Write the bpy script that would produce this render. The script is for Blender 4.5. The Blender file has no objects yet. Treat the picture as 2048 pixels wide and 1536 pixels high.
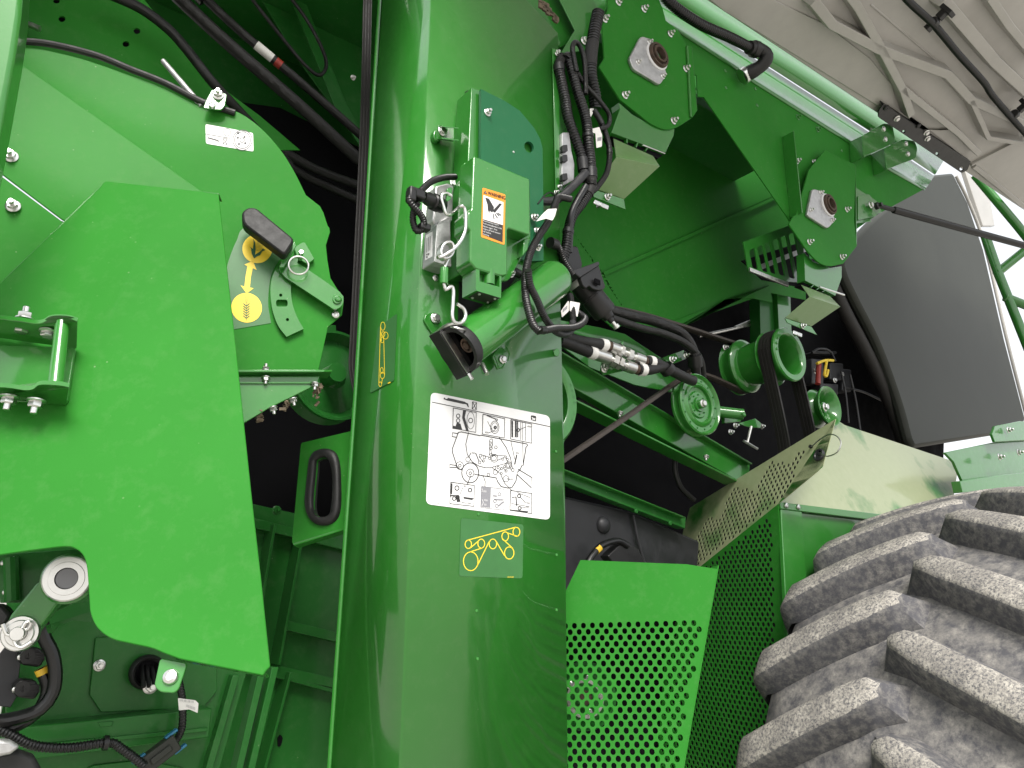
import bpy, bmesh, math, random
from mathutils import Vector, Matrix
from mathutils.geometry import tessellate_polygon
S = bpy.context.scene
COL = S.collection
R = math.radians
random.seed(4)
# ------------------------------------------------------------------ camera
F = 1484.0                       # focal length in pixels of the 2048 wide photograph
PITCH = R(16.3)
CAM = Vector((0, 0, 1.6))
cd = bpy.data.cameras.new('camera'); cam = bpy.data.objects.new('camera', cd); COL.objects.link(cam)
cam.location = CAM; cam.rotation_euler = (R(90) + PITCH, 0, 0)
cd.sensor_width = 36; cd.lens = 36 * F / 2048; cd.clip_start = 0.02; cd.clip_end = 2000
S.camera = cam
# ------------------------------------------------------------------ sky, sun, exposure
SUN_EL, SUN_AZ = R(49), R(170)   # azimuth clockwise from +Y
W = bpy.data.worlds.new('World'); S.world = W; W.use_nodes = True
nt = W.node_tree; nt.nodes.clear()
wo = nt.nodes.new('ShaderNodeOutputWorld'); bg = nt.nodes.new('ShaderNodeBackground')
sk = nt.nodes.new('ShaderNodeTexSky'); sk.sky_type = 'NISHITA'; sk.sun_disc = False
sk.sun_elevation = SUN_EL; sk.sun_rotation = SUN_AZ; sk.dust_density = 4.0; sk.air_density = 1.2; sk.ozone_density = 1.0
hs = nt.nodes.new('ShaderNodeHueSaturation'); hs.inputs['Saturation'].default_value = 0.3; hs.inputs['Value'].default_value = 2.6
nt.links.new(sk.outputs[0], hs.inputs['Color']); ga = nt.nodes.new('ShaderNodeGamma'); ga.inputs[1].default_value = 0.45      # high thin overcast: an even, nearly white sky
nt.links.new(hs.outputs[0], ga.inputs[0]); nt.links.new(ga.outputs[0], bg.inputs[0]); nt.links.new(bg.outputs[0], wo.inputs[0])
bg.inputs[1].default_value = 0.115
sl = bpy.data.lights.new('sun', 'SUN'); sl.energy = 1.5; sl.angle = R(28); sl.color = (1, 0.96, 0.9)
so = bpy.data.objects.new('sun', sl); COL.objects.link(so)
sd = Vector((math.sin(SUN_AZ) * math.cos(SUN_EL), math.cos(SUN_AZ) * math.cos(SUN_EL), math.sin(SUN_EL)))
so.rotation_euler = sd.to_track_quat('Z', 'Y').to_euler(); so.location = sd * 20
S.view_settings.view_transform = 'Standard'; S.view_settings.look = 'None'
S.view_settings.exposure = 1.95; S.view_settings.gamma = 1
S.cycles.max_bounces = 8; S.cycles.diffuse_bounces = 4; S.cycles.glossy_bounces = 4
S.cycles.sample_clamp_indirect = 6
# ------------------------------------------------------------------ projection helpers: sight lines cut real planes of the machine
_cp, _sp = math.cos(PITCH), math.sin(PITCH)
def ray(x, y):
    u, v = (x - 1024) / F, -(y - 768) / F
    return Vector((u, _cp - v * _sp, _sp + v * _cp))
class Plane:
    def __init__(s, p, n):
        s.p, s.n = Vector(p), Vector(n).normalized()
        if s.n.dot(s.p - CAM) < 0: s.n = -s.n      # n points into the machine, away from the viewer
    def at(s, x, y, out=0.0):
        d = ray(x, y); q = s.p - s.n * out
        return CAM + d * ((q - CAM).dot(s.n) / d.dot(s.n))
    def off(s, out): return Plane(s.p - s.n * out, s.n)
    def axes(s):
        u = Vector((0, 0, 1)).cross(s.n)
        if u.length < 1e-3: u = Vector((1, 0, 0))
        u = -u.normalized(); v = s.n.cross(u) ; v = -v if v.z < 0 else v
        return u, v
def at_depth(x, y, dep):
    d = ray(x, y); return CAM + d * (dep / d.y)
def plane3(a, b, c):
    return Plane(a, (b - a).cross(c - a))
AL = R(38)
M_DIR = Vector((math.cos(AL), math.sin(AL), 0)); N_IN = Vector((-math.sin(AL), math.cos(AL), 0)); UP = Vector((0, 0, 1))
P0 = at_depth(980, 768, 1.35)
_pa = {}
def PA(d):                                         # planes parallel to the side of the machine, d metres further in
    if d not in _pa: _pa[d] = Plane(P0 + N_IN * d, N_IN)
    return _pa[d]
def Z(ox, oy, s, pts): return [(ox + x / s, oy + y / s) for x, y in pts]
# ------------------------------------------------------------------ materials
MATS = {}
def node_mat(name):
    m = bpy.data.materials.new(name); m.use_nodes = True
    t = m.node_tree; b = t.nodes['Principled BSDF']; MATS[name] = m
    return m, t, b
def N(t, typ, **kw):
    n = t.nodes.new(typ)
    for k, v in kw.items():
        if hasattr(n, k): setattr(n, k, v)
        else: n.inputs[k].default_value = v
    return n
def ramp(t, src, stops):
    r = t.nodes.new('ShaderNodeValToRGB'); e = r.color_ramp.elements
    while len(e) < len(stops): e.new(0.5)
    for k, (p, c) in enumerate(stops): e[k].position = p; e[k].color = (*c, 1) if len(c) == 3 else c
    t.links.new(src, r.inputs[0]); return r.outputs[0]
def mixc(t, f, a, b, mode='MIX'):
    m = t.nodes.new('ShaderNodeMix'); m.data_type = 'RGBA'; m.blend_type = mode
    for s, v in ((m.inputs[0], f), (m.inputs[6], a), (m.inputs[7], b)):
        if hasattr(v, 'links'): t.links.new(v, s)
        else: s.default_value = v if isinstance(v, float) else (*v, 1)
    return m.outputs[2]
def coord(t):
    return t.nodes.new('ShaderNodeTexCoord').outputs['Object']
def bump(t, b, src, strength, dist=0.001):
    n = t.nodes.new('ShaderNodeBump'); n.inputs['Strength'].default_value = strength; n.inputs['Distance'].default_value = dist
    t.links.new(src, n.inputs['Height']); t.links.new(n.outputs[0], b.inputs['Normal'])
def paint(name, col, rough=0.34, coat=1.0, dust=0.6, peel=0.10, spec=0.2, glare=None):
    m, t, b = node_mat(name); co = coord(t)
    big = N(t, 'ShaderNodeTexNoise', Scale=3.0, Detail=5.0); t.links.new(co, big.inputs['Vector'])
    c1 = mixc(t, ramp(t, big.outputs[0], [(0.3, (0, 0, 0)), (0.75, (1, 1, 1))]), tuple(x * 0.88 for x in col), tuple(x * 1.1 for x in col))
    # dust film and specks
    vo = N(t, 'ShaderNodeTexVoronoi', Scale=70.0); t.links.new(co, vo.inputs['Vector'])
    sp = ramp(t, vo.outputs['Distance'], [(0.06, (1, 1, 1)), (0.11, (0, 0, 0))])
    vr = ramp(t, vo.outputs['Color'], [(0.72, (0, 0, 0)), (0.8, (1, 1, 1))])
    md = N(t, 'ShaderNodeTexNoise', Scale=5.0, Detail=3.0); t.links.new(co, md.inputs['Vector'])
    ms = ramp(t, md.outputs[0], [(0.42, (0, 0, 0)), (0.62, (1, 1, 1))])
    k = mixc(t, 1.0, sp, vr, 'MULTIPLY'); k = mixc(t, 1.0, k, ms, 'MULTIPLY')
    k = mixc(t, 1.0, k, (dust * 0.55,) * 3, 'MULTIPLY')
    fi = N(t, 'ShaderNodeTexNoise', Scale=40.0, Detail=8.0, Roughness=0.7); t.links.new(co, fi.inputs['Vector'])
    film = ramp(t, fi.outputs[0], [(0.5, (0, 0, 0)), (0.8, (dust * 0.07,) * 3)])
    k2 = mixc(t, 1.0, k, film, 'ADD')
    c2 = mixc(t, k2, c1, (0.42, 0.45, 0.33))
    if glare:                                    # glare painted as pale patches with ragged edges, on sheets that face up
        cn = N(t, 'ShaderNodeTexNoise', Scale=glare[0], Detail=7.0, Roughness=0.55); t.links.new(co, cn.inputs['Vector'])
        cm = ramp(t, cn.outputs[0], [(glare[1] - 0.05, (0, 0, 0)), (glare[1] + 0.03, (glare[2],) * 3)])
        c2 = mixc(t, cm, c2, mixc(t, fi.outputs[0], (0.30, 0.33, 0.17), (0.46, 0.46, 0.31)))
    t.links.new(c2, b.inputs['Base Color'])
    rr = ramp(t, fi.outputs[0], [(0.3, (rough * 0.85,) * 3), (0.8, (min(1, rough * 1.35),) * 3)])
    t.links.new(rr, b.inputs['Roughness'])
    b.inputs['Coat Weight'].default_value = coat; b.inputs['Coat Roughness'].default_value = 0.09; b.inputs['Coat IOR'].default_value = 1.55; b.inputs['Specular IOR Level'].default_value = spec
    pe = N(t, 'ShaderNodeTexNoise', Scale=260.0, Detail=2.0); t.links.new(co, pe.inputs['Vector'])
    bump(t, b, pe.outputs[0], peel, 0.0006)
    n = t.nodes.new('ShaderNodeBump'); n.inputs['Strength'].default_value = peel * 0.5; n.inputs['Distance'].default_value = 0.0004
    t.links.new(pe.outputs[0], n.inputs['Height']); t.links.new(n.outputs[0], b.inputs['Coat Normal'])
    return m
GREEN = (0.024, 0.172, 0.02)
paint('green_paint', GREEN)
paint('green_matte', GREEN, rough=0.5, coat=0.04, dust=0.7, peel=0.08, spec=0.05)
paint('glare_paint', GREEN, coat=0.5, glare=(2.2, 0.38, 0.8))  # pale glare of the guard's upper facet and shoulder put into the colour
paint('sheen_lid', GREEN, coat=0.6, glare=(6.0, 0.30, 0.33))  # pale sheen of the chute lids put into the colour
paint('teal_plastic', (0.014, 0.115, 0.045), rough=0.42, coat=0.05, dust=0.4, peel=0.2)
paint('shaded_green', (0.016, 0.12, 0.018), rough=0.35, coat=0.15, dust=0.8)  # darker copy of the green paint, shade of the recesses in its colour
def plain(name, col, rough, metal=0.0, noise=0.0, scale=30.0, bmp=0.0, bscale=200.0, coat=0.0, spec=0.5):
    m, t, b = node_mat(name); co = coord(t)
    b.inputs['Metallic'].default_value = metal; b.inputs['Roughness'].default_value = rough
    b.inputs['Specular IOR Level'].default_value = spec; b.inputs['Coat Weight'].default_value = coat
    n = N(t, 'ShaderNodeTexNoise', Scale=scale, Detail=6.0, Roughness=0.65); t.links.new(co, n.inputs['Vector'])
    c = mixc(t, ramp(t, n.outputs[0], [(0.3, (0, 0, 0)), (0.72, (1, 1, 1))]), tuple(x * (1 - noise) for x in col), tuple(min(1, x * (1 + noise)) for x in col))
    t.links.new(c, b.inputs['Base Color'])
    rr = ramp(t, n.outputs[0], [(0.3, (rough * 0.8,) * 3), (0.75, (min(1, rough * 1.25),) * 3)])
    if noise >= 0.1: t.links.new(rr, b.inputs['Roughness'])
    if bmp:
        n2 = N(t, 'ShaderNodeTexNoise', Scale=bscale, Detail=4.0); t.links.new(co, n2.inputs['Vector']); bump(t, b, n2.outputs[0], bmp)
    return m
plain('zinc', (0.66, 0.66, 0.64), 0.3, 1.0, 0.06, 60)
plain('steel', (0.62, 0.61, 0.58), 0.35, 1.0, 0.25, 80, 0.08)
plain('cast_alloy', (0.50, 0.50, 0.50), 0.48, 0.85, 0.18, 60, 0.25, 350)
plain('rusty', (0.075, 0.05, 0.035), 0.75, 0.3, 0.55, 60, 0.4)
plain('black_plastic', (0.006, 0.006, 0.0065), 0.4, 0, 0.3, 50, 0.08, 400)
plain('black_rubber', (0.007, 0.007, 0.007), 0.55, 0, 0.35, 70, 0.15, 300)
plain('loom', (0.005, 0.005, 0.0055), 0.34, 0, 0.3, 90)
plain('belt_rubber', (0.012, 0.0105, 0.0095), 0.6, 0, 0.5, 90, 0.3, 150)
plain('brown_belt', (0.045, 0.036, 0.03), 0.65, 0, 0.35, 90, 0.3, 150)
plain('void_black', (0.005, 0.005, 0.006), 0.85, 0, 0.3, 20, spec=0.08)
plain('dark_grey', (0.018, 0.0185, 0.021), 0.5, 0, 0.25, 20, 0.1, 300)
plain('print_white', (0.70, 0.70, 0.70), 0.4, 0, 0.03, 12)
plain('tag_white', (0.72, 0.71, 0.68), 0.5, 0, 0.08, 40)
plain('ink_black', (0.02, 0.02, 0.02), 0.5)
plain('ink_grey', (0.22, 0.22, 0.24), 0.5)
plain('orange_print', (0.75, 0.27, 0.025), 0.4)
plain('yellow_print', (0.80, 0.58, 0.03), 0.4, 0, 0.06, 60)
plain('decal_green', (0.03, 0.13, 0.032), 0.38, 0, 0.08, 30)
plain('decal_ink', (0.012, 0.09, 0.03), 0.5)
plain('yellow_tape', (0.65, 0.42, 0.03), 0.5)
plain('red_part', (0.30, 0.03, 0.02), 0.4)
plain('blue_clip', (0.02, 0.15, 0.27), 0.4)
plain('straw', (0.13, 0.10, 0.065), 0.9, 0, 0.5, 60, 0.6, 120)
plain('tank_grey', (0.028, 0.031, 0.025), 0.5, 0, 0.07, 6, 0.05, 300, 0.0, 0.3)
plain('dark_steel', (0.2, 0.2, 0.21), 0.45, 0.7, 0.1, 60)
plain('composite', (0.36, 0.35, 0.325), 0.3, 0, 0.07, 10, 0.05, 160, 0.15)
# ------------------------------------------------------------------ mesh helpers
class MB:
    def __init__(s): s.v, s.f = [], []
    def add(s, vs, fs):
        o = len(s.v); s.v += [Vector(p) for p in vs]; s.f += [tuple(i + o for i in f) for f in fs]; return o
    def prism(s, front, vec):
        n = len(front); o = s.add(list(front) + [p + vec for p in front], [])
        s.f.append(tuple(range(o, o + n))); s.f.append(tuple(reversed(range(o + n, o + 2 * n))))
        for i in range(n): j = (i + 1) % n; s.f.append((o + i, o + n + i, o + n + j, o + j))
    def box(s, c, a, b, d):          # centre and three half-axis vectors
        c = Vector(c)
        vs = [c + a * i + b * j + d * k for i in (-1, 1) for j in (-1, 1) for k in (-1, 1)]
        s.add(vs, [(0, 1, 3, 2), (4, 6, 7, 5), (0, 4, 5, 1), (2, 3, 7, 6), (0, 2, 6, 4), (1, 5, 7, 3)])
    def lathe(s, c, ax, prof, seg=32, closed=True):
        ax = Vector(ax).normalized(); a = ax.orthogonal().normalized(); b = ax.cross(a); o = len(s.v); k = len(prof)
        for i in range(seg):
            w = 2 * math.pi * i / seg; d = a * math.cos(w) + b * math.sin(w)
            for r, z in prof: s.v.append(Vector(c) + ax * z + d * r)
        for i in range(seg):
            j = (i + 1) % seg
            for q in range(k - 1):
                s.f.append((o + i * k + q, o + j * k + q, o + j * k + q + 1, o + i * k + q + 1))
        if closed:
            if prof[0][0] > 1e-6: s.f.append(tuple(o + i * k for i in reversed(range(seg))))
            if prof[-1][0] > 1e-6: s.f.append(tuple(o + i * k + k - 1 for i in range(seg)))
    def tube(s, pts, r, seg=12, corr=0.0, depth=0.13, step=0.008, smooth=True, rfun=None):
        pts = [Vector(p) for p in pts]
        pl = spline(pts, step if not corr else corr / 4) if smooth else resample(pts, step) if corr else pts
        if corr: pl = resample(pl, corr / 4)
        n = len(pl); t0 = (pl[1] - pl[0]).normalized(); a = t0.orthogonal().normalized(); o = len(s.v)
        for i in range(n):
            t = (pl[min(i + 1, n - 1)] - pl[max(i - 1, 0)]).normalized()
            a = (a - t * a.dot(t)).normalized(); b = t.cross(a); rr = r(i / (n - 1)) if callable(r) else r
            if corr: rr *= 1 - depth * (0, 0, 1, 1)[i % 4]
            for k in range(seg):
                w = 2 * math.pi * k / seg; s.v.append(pl[i] + (a * math.cos(w) + b * math.sin(w)) * rr)
        for i in range(n - 1):
            for k in range(seg):
                k2 = (k + 1) % seg; s.f.append((o + i * seg + k, o + i * seg + k2, o + (i + 1) * seg + k2, o + (i + 1) * seg + k))
        s.f.append(tuple(o + k for k in reversed(range(seg)))); s.f.append(tuple(o + (n - 1) * seg + k for k in range(seg)))
    def ribbon(s, pts, wide, thick, step=0.01, smooth=True):   # strap: pts centre line, wide = half width vector(s), thick = half thickness
        pl = spline([Vector(p) for p in pts], step) if smooth else [Vector(p) for p in pts]; n = len(pl); o = len(s.v)
        for i in range(n):
            t = (pl[min(i + 1, n - 1)] - pl[max(i - 1, 0)]).normalized(); w = wide - t * wide.dot(t); w = w.normalized() * wide.length
            h = t.cross(w).normalized() * thick
            s.v += [pl[i] + w + h, pl[i] - w + h, pl[i] - w - h, pl[i] + w - h]
        for i in range(n - 1):
            for k in range(4):
                k2 = (k + 1) % 4; s.f.append((o + i * 4 + k, o + i * 4 + k2, o + i * 4 + 4 + k2, o + i * 4 + 4 + k))
        s.f.append((o + 3, o + 2, o + 1, o)); e = o + (n - 1) * 4; s.f.append((e, e + 1, e + 2, e + 3))
    def build(s, name, mat, parent=None, smooth=30, bevel=0.0, seg=2, fix=True):
        me = bpy.data.meshes.new(name); org = root_loc(parent)
        me.from_pydata([v - org for v in s.v], [], s.f)
        if fix:
            bm = bmesh.new(); bm.from_mesh(me); bmesh.ops.recalc_face_normals(bm, faces=bm.faces); bm.to_mesh(me); bm.free()
        me.materials.append(MATS[mat] if isinstance(mat, str) else mat)
        if smooth:
            me.polygons.foreach_set('use_smooth', [True] * len(me.polygons)); me.set_sharp_from_angle(angle=R(smooth))
        ob = bpy.data.objects.new(name, me); COL.objects.link(ob)
        if parent: ob.parent = parent
        if bevel:
            b = ob.modifiers.new('edge', 'BEVEL'); b.width = bevel; b.segments = seg; b.limit_method = 'ANGLE'; b.angle_limit = R(35); b.harden_normals = False
        return ob
def spline(P, step):
    if len(P) < 3: return resample(P, step)
    Q = [P[0] * 2 - P[1]] + P + [P[-1] * 2 - P[-2]]; out = []
    for i in range(1, len(Q) - 2):
        a, b, c, d = Q[i - 1:i + 3]; k = max(2, int((c - b).length / step))
        for j in range(k):
            t = j / k
            out.append(0.5 * ((2 * b) + (c - a) * t + (2 * a - 5 * b + 4 * c - d) * t * t + (3 * b - a - 3 * c + d) * t ** 3))
    out.append(P[-1]); return out
def resample(P, step):
    out = [P[0]]; acc = 0.0
    L = sum((P[i + 1] - P[i]).length for i in range(len(P) - 1)); n = max(1, round(L / step)); st = L / n; need = st
    for i in range(len(P) - 1):
        a, b = P[i], P[i + 1]; l = (b - a).length
        while acc + l >= need - 1e-9 and len(out) < n:
            out.append(a + (b - a) * ((need - acc) / l)); need += st
        acc += l
    out.append(P[-1]); return out
def root_loc(p):
    while p and p.parent: p = p.parent
    return Vector(p.location) if p else Vector((0, 0, 0))
def thing(name, label, cat, loc, group=None, kind=None):
    o = bpy.data.objects.new(name, None); COL.objects.link(o); o.location = loc; o.empty_display_size = 0.05
    o['label'] = label; o['category'] = cat
    if group: o['group'] = group
    o['kind'] = kind or 'thing'
    return o
def tag(o, label, cat, group=None, kind=None):
    o['label'] = label; o['category'] = cat
    if group: o['group'] = group
    if kind: o['kind'] = kind
    return o
def sheet(name, px, pl, thick, mat, parent=None, bevel=0.0012, out=0.0, holes=None, smooth=30):
    """a flat sheet in plane pl, its front face out metres proud, thick metres thick going inwards"""
    fr = [pl.at(x, y, out) for x, y in px]; m = MB()
    if not holes:
        m.prism(fr, pl.n * thick)
        return m.build(name, mat, parent, smooth, bevel)
    loops = [fr] + [[pl.at(x, y, out) for x, y in h] for h in holes]
    tri = tessellate_polygon(loops); vs = [p for l in loops for p in l]; n = len(vs)
    m.add(vs + [p + pl.n * thick for p in vs], [tuple(t) for t in tri] + [tuple(i + n for i in reversed(t)) for t in tri])
    b = 0
    for l in loops:
        k = len(l)
        for i in range(k): j = (i + 1) % k; m.f.append((b + i, b + j, b + j + n, b + i + n))
        b += k
    return m.build(name, mat, parent, smooth, 0)
def circ(cx, cy, rx, ry=None, n=20, rot=0.0, a0=0.0, a1=360.0):
    ry = ry or rx; out = []; full = abs(a1 - a0) >= 359.9
    for i in range(n if full else n + 1):
        w = R(a0 + (a1 - a0) * i / n); x, y = rx * math.cos(w), ry * math.sin(w); c, s = math.cos(R(rot)), math.sin(R(rot))
        out.append((cx + x * c - y * s, cy + x * s + y * c))
    return out
def rounded(px, r, n=5):          # round the corners of a pixel polygon
    out = []; k = len(px)
    for i in range(k):
        p, a, b = Vector(px[i]), Vector(px[i - 1]), Vector(px[(i + 1) % k])
        d1, d2 = (a - p), (b - p); q = min(r, d1.length * 0.45, d2.length * 0.45); s, e = p + d1.normalized() * q, p + d2.normalized() * q
        for j in range(n + 1):
            t = j / n; z = s * (1 - t) ** 2 + p * 2 * t * (1 - t) + e * t * t; out.append((z.x, z.y))
    return out
def curve(px, n=6):               # smooth closed or open pixel polyline
    q = spline([Vector((x, y, 0)) for x, y in px], 6.0); return [(p.x, p.y) for p in q]
# shared fasteners
def _bolt_mesh(kind):
    m = MB(); h = lambda r, z0, z1: m.lathe((0, 0, 0), (0, 0, 1), [(r * 0.97, z0), (r, z0 + 0.05), (r, z1 - 0.12), (r * 0.86, z1)], 6)
    if kind == 'nut':
        m.lathe((0, 0, 0), (0, 0, 1), [(1.3, -0.05), (1.3, 0.12), (1.0, 0.3)], 20); h(1.0, 0.28, 1.1)
        m.lathe((0, 0, 0), (0, 0, 1), [(0.5, 0.9), (0.5, 1.95), (0.42, 2.05)], 12)
    elif kind == 'hex':
        m.lathe((0, 0, 0), (0, 0, 1), [(1.35, -0.05), (1.35, 0.1), (1.05, 0.28)], 20); h(1.0, 0.26, 0.95)
        m.lathe((0, 0, 0), (0, 0, 1), [(0.6, 0.8), (0.6, 0.97)], 12)
    else:                          # button head
        m.lathe((0, 0, 0), (0, 0, 1), [(1.0, -0.05), (1.0, 0.1), (0.85, 0.4), (0.5, 0.55), (0.45, 0.45)], 20)
    me = bpy.data.meshes.new(kind + '_bolt'); me.from_pydata(m.v, [], m.f)
    bm = bmesh.new(); bm.from_mesh(me); bmesh.ops.recalc_face_normals(bm, faces=bm.faces); bm.to_mesh(me); bm.free()
    me.materials.append(MATS['zinc']); me.polygons.foreach_set('use_smooth', [True] * len(me.polygons)); me.set_sharp_from_angle(angle=R(35)); return me
BOLT = {k: _bolt_mesh(k) for k in ('nut', 'hex', 'button')}
BOLTG = {}
def bolt(x, y, pl, r, parent, kind='nut', out=0.0, ax=None, name='bolt', mat=None):
    """r: hexagon radius in metres"""
    me = BOLT[kind]
    if mat:
        if (kind, mat) not in BOLTG: c = me.copy(); c.materials.clear(); c.materials.append(MATS[mat]); BOLTG[(kind, mat)] = c
        me = BOLTG[(kind, mat)]
    o = bpy.data.objects.new(name, me); COL.objects.link(o); o.parent = parent
    p = pl.at(x, y, out) if pl else Vector((x, y, out)); o.location = p - root_loc(parent)
    d = Vector(ax) if ax else -pl.n
    o.rotation_mode = 'QUATERNION'; o.rotation_quaternion = d.to_track_quat('Z', 'Y') @ Matrix.Rotation(random.uniform(0, 1), 3, 'Z').to_quaternion()
    o.scale = (r, r, r); return o
# flat print on a plane: strokes, fills and lettering given where the photograph shows them
class Ink:
    def __init__(s, pl, out, fat=1.0): s.pl, s.out, s.m, s.fat = pl, out, MB(), fat
    def line(s, pts, w, closed=False):
        w *= s.fat
        P = [Vector(p) for p in pts]; n = len(P); L, Rr = [], []
        for i in range(n):
            a = P[i - 1] if (i > 0 or closed) else P[i]; b = P[(i + 1) % n] if (i < n - 1 or closed) else P[i]
            t = (b - a); t = t.normalized() if t.length else Vector((1, 0)); q = Vector((-t.y, t.x)) * w / 2
            L.append(P[i] + q); Rr.append(P[i] - q)
        vs = [s.pl.at(p.x, p.y, s.out) for p in L + Rr]
        s.m.add(vs, [(i, (i + 1) % n, n + (i + 1) % n, n + i) for i in range(n if closed else n - 1)]); return s
    def fill(s, pts):
        vs = [s.pl.at(x, y, s.out) for x, y in pts]; s.m.add(vs, [tuple(t) for t in tessellate_polygon([vs])]); return s
    def ring(s, c, rx, ry, w, rot=0, n=24): return s.line(circ(c[0], c[1], rx, ry, n, rot), w, True)
    def text(s, body, o, ux, uy, size):   # o: start of the base line in pixels; ux, uy: unit pixel vectors; size: pixels per em
        vs, fs = glyphs(body)
        P = [s.pl.at(o[0] + (ux[0] * v.x + uy[0] * v.y) * size, o[1] + (ux[1] * v.x + uy[1] * v.y) * size, s.out) for v in vs]
        s.m.add(P, fs); return s
    def build(s, name, mat, parent):
        o = s.m.build(name, mat, parent, smooth=0, fix=False); o['kind'] = 'stuff'; return o
_gl = {}
def glyphs(body):
    if body not in _gl:
        c = bpy.data.curves.new('lettering', 'FONT'); c.body = body; c.resolution_u = 2; c.fill_mode = 'FRONT'
        o = bpy.data.objects.new('lettering', c); COL.objects.link(o); bpy.context.view_layer.update()
        me = bpy.data.meshes.new_from_object(o.evaluated_get(bpy.context.evaluated_depsgraph_get()))
        _gl[body] = ([v.co.copy() for v in me.vertices], [tuple(p.vertices) for p in me.polygons])
        bpy.data.objects.remove(o); bpy.data.curves.remove(c); bpy.data.meshes.remove(me)
    return _gl[body]
# ------------------------------------------------------------------ ground
def ground():
    m, t, b = node_mat('pale_concrete'); co = coord(t)
    n = N(t, 'ShaderNodeTexNoise', Scale=1.2, Detail=8.0, Roughness=0.65); t.links.new(co, n.inputs['Vector'])
    n2 = N(t, 'ShaderNodeTexNoise', Scale=60.0, Detail=5.0); t.links.new(co, n2.inputs['Vector'])
    c = mixc(t, n.outputs[0], (0.26, 0.245, 0.22), (0.40, 0.38, 0.345)); c = mixc(t, 0.25, c, n2.outputs[0], 'OVERLAY')
    t.links.new(c, b.inputs['Base Color']); b.inputs['Roughness'].default_value = 0.9; bump(t, b, n2.outputs[0], 0.4, 0.004)
    k = MB(); k.add([(-600, -600, 0), (600, -600, 0), (600, 600, 0), (-600, 600, 0)], [(0, 1, 2, 3)])
    o = k.build('ground', m, None, 0); tag(o, 'pale concrete yard under the machine', 'ground', None, 'structure')
ground()
# ================================================================== MACHINE BODY (deep walls that close the side bay)
body = thing('machine_body', 'dark green inner bay of the combine behind the upright post', 'combine body', PA(0.8).at(980, 1250))
BW = PA(0.85)
m = MB(); a, b_ = BW.at(16, 1350), BW.p + M_DIR * 3.6
m.prism([Vector((a.x, a.y, 0.35)), Vector((b_.x, b_.y, 0.35)), Vector((b_.x, b_.y, 3.5)), Vector((a.x, a.y, 3.5))], N_IN * 0.02)
m.build('back_wall', 'shaded_green', body)
def slab(name, s0, s1, d0, d1, z0, z1, mat='shaded_green', par=body):
    q = [P0 + M_DIR * s0 + N_IN * d0, P0 + M_DIR * s1 + N_IN * d0, P0 + M_DIR * s1 + N_IN * d1, P0 + M_DIR * s0 + N_IN * d1]
    k = MB(); k.prism([Vector((p.x, p.y, z0)) for p in q], Vector((0, 0, z1 - z0))); return k.build(name, mat, par, bevel=0.002)
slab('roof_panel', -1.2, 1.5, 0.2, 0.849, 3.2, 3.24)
slab('shade_eave', -1.7, -0.3, -0.15, 0.199, 3.10, 3.14)  # unseen eave added to shade the left bay
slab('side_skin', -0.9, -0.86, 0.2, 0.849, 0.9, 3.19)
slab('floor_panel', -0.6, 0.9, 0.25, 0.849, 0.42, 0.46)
# ================================================================== UPRIGHT POST
post = thing('upright_post', 'tall bent green sheet metal post in the middle carrying the white service chart', 'post', PA(0).at(960, 1400))
PA0 = PA(0)
B_DIR = Vector((-0.76, 0.65, 0)).normalized()
FT, FB = PA0.at(867, -130), PA0.at(786, 1880)
PB = Plane(PA0.at(831, 768), B_DIR.cross(UP))
m = MB()
A = [FB, PA0.at(1138, 1880), PA0.at(1135, 1536), PA0.at(1130, 1000), PA0.at(1120, 570), PA0.at(1116, 67), PA0.at(1053, 0), PA0.at(930, -130), FT]
B = [PB.at(765, -130), PB.at(765, 0), PB.at(712, 768), PB.at(660, 1536), PB.at(636, 1880)]
m.add(A + B, [tuple(range(9)), (0, 8, 9, 10, 11, 12, 13)])
cover = m.build('cover', 'green_paint', post, 30)
bv = cover.modifiers.new('bend', 'BEVEL'); bv.width = 0.0035; bv.segments = 3; bv.limit_method = 'ANGLE'; bv.angle_limit = R(30)
so_ = cover.modifiers.new('sheet', 'SOLIDIFY'); so_.thickness = 0.004; so_.offset = -1
# make the outer side the camera side
if cover.data.polygons[0].normal.dot(N_IN) > 0: cover.data.flip_normals()
m = MB(); m.tube([PB.at(765, -100, .002), PB.at(712, 768, .002), PB.at(640, 1800, .002)], 0.004, 8, smooth=False); m.build('edge_fold', 'green_paint', post)
sheet('edge_strip', [(1105, 96), (1119, 100), (1120, 392), (1112, 392)], PA0, 0.004, 'green_paint', post, out=0.004)
for x, y in ((1114, 108), (1112, 385)): bolt(x, y, PA0, 0.0045, post, 'nut', 0.008)
for x, y in ((1112, 903), (957, 1029), (1113, 1110), (953, 1222), (1113, 1220), (955, 1318)):
    bolt(x, y, PA0, 0.003, post, 'button', 0.0, name='dimple', mat='green_paint')
sheet('plug', circ(1114, 705, 6, 8, 16), PA0, 0.003, 'green_paint', post, 0.001, 0.003)
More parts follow.
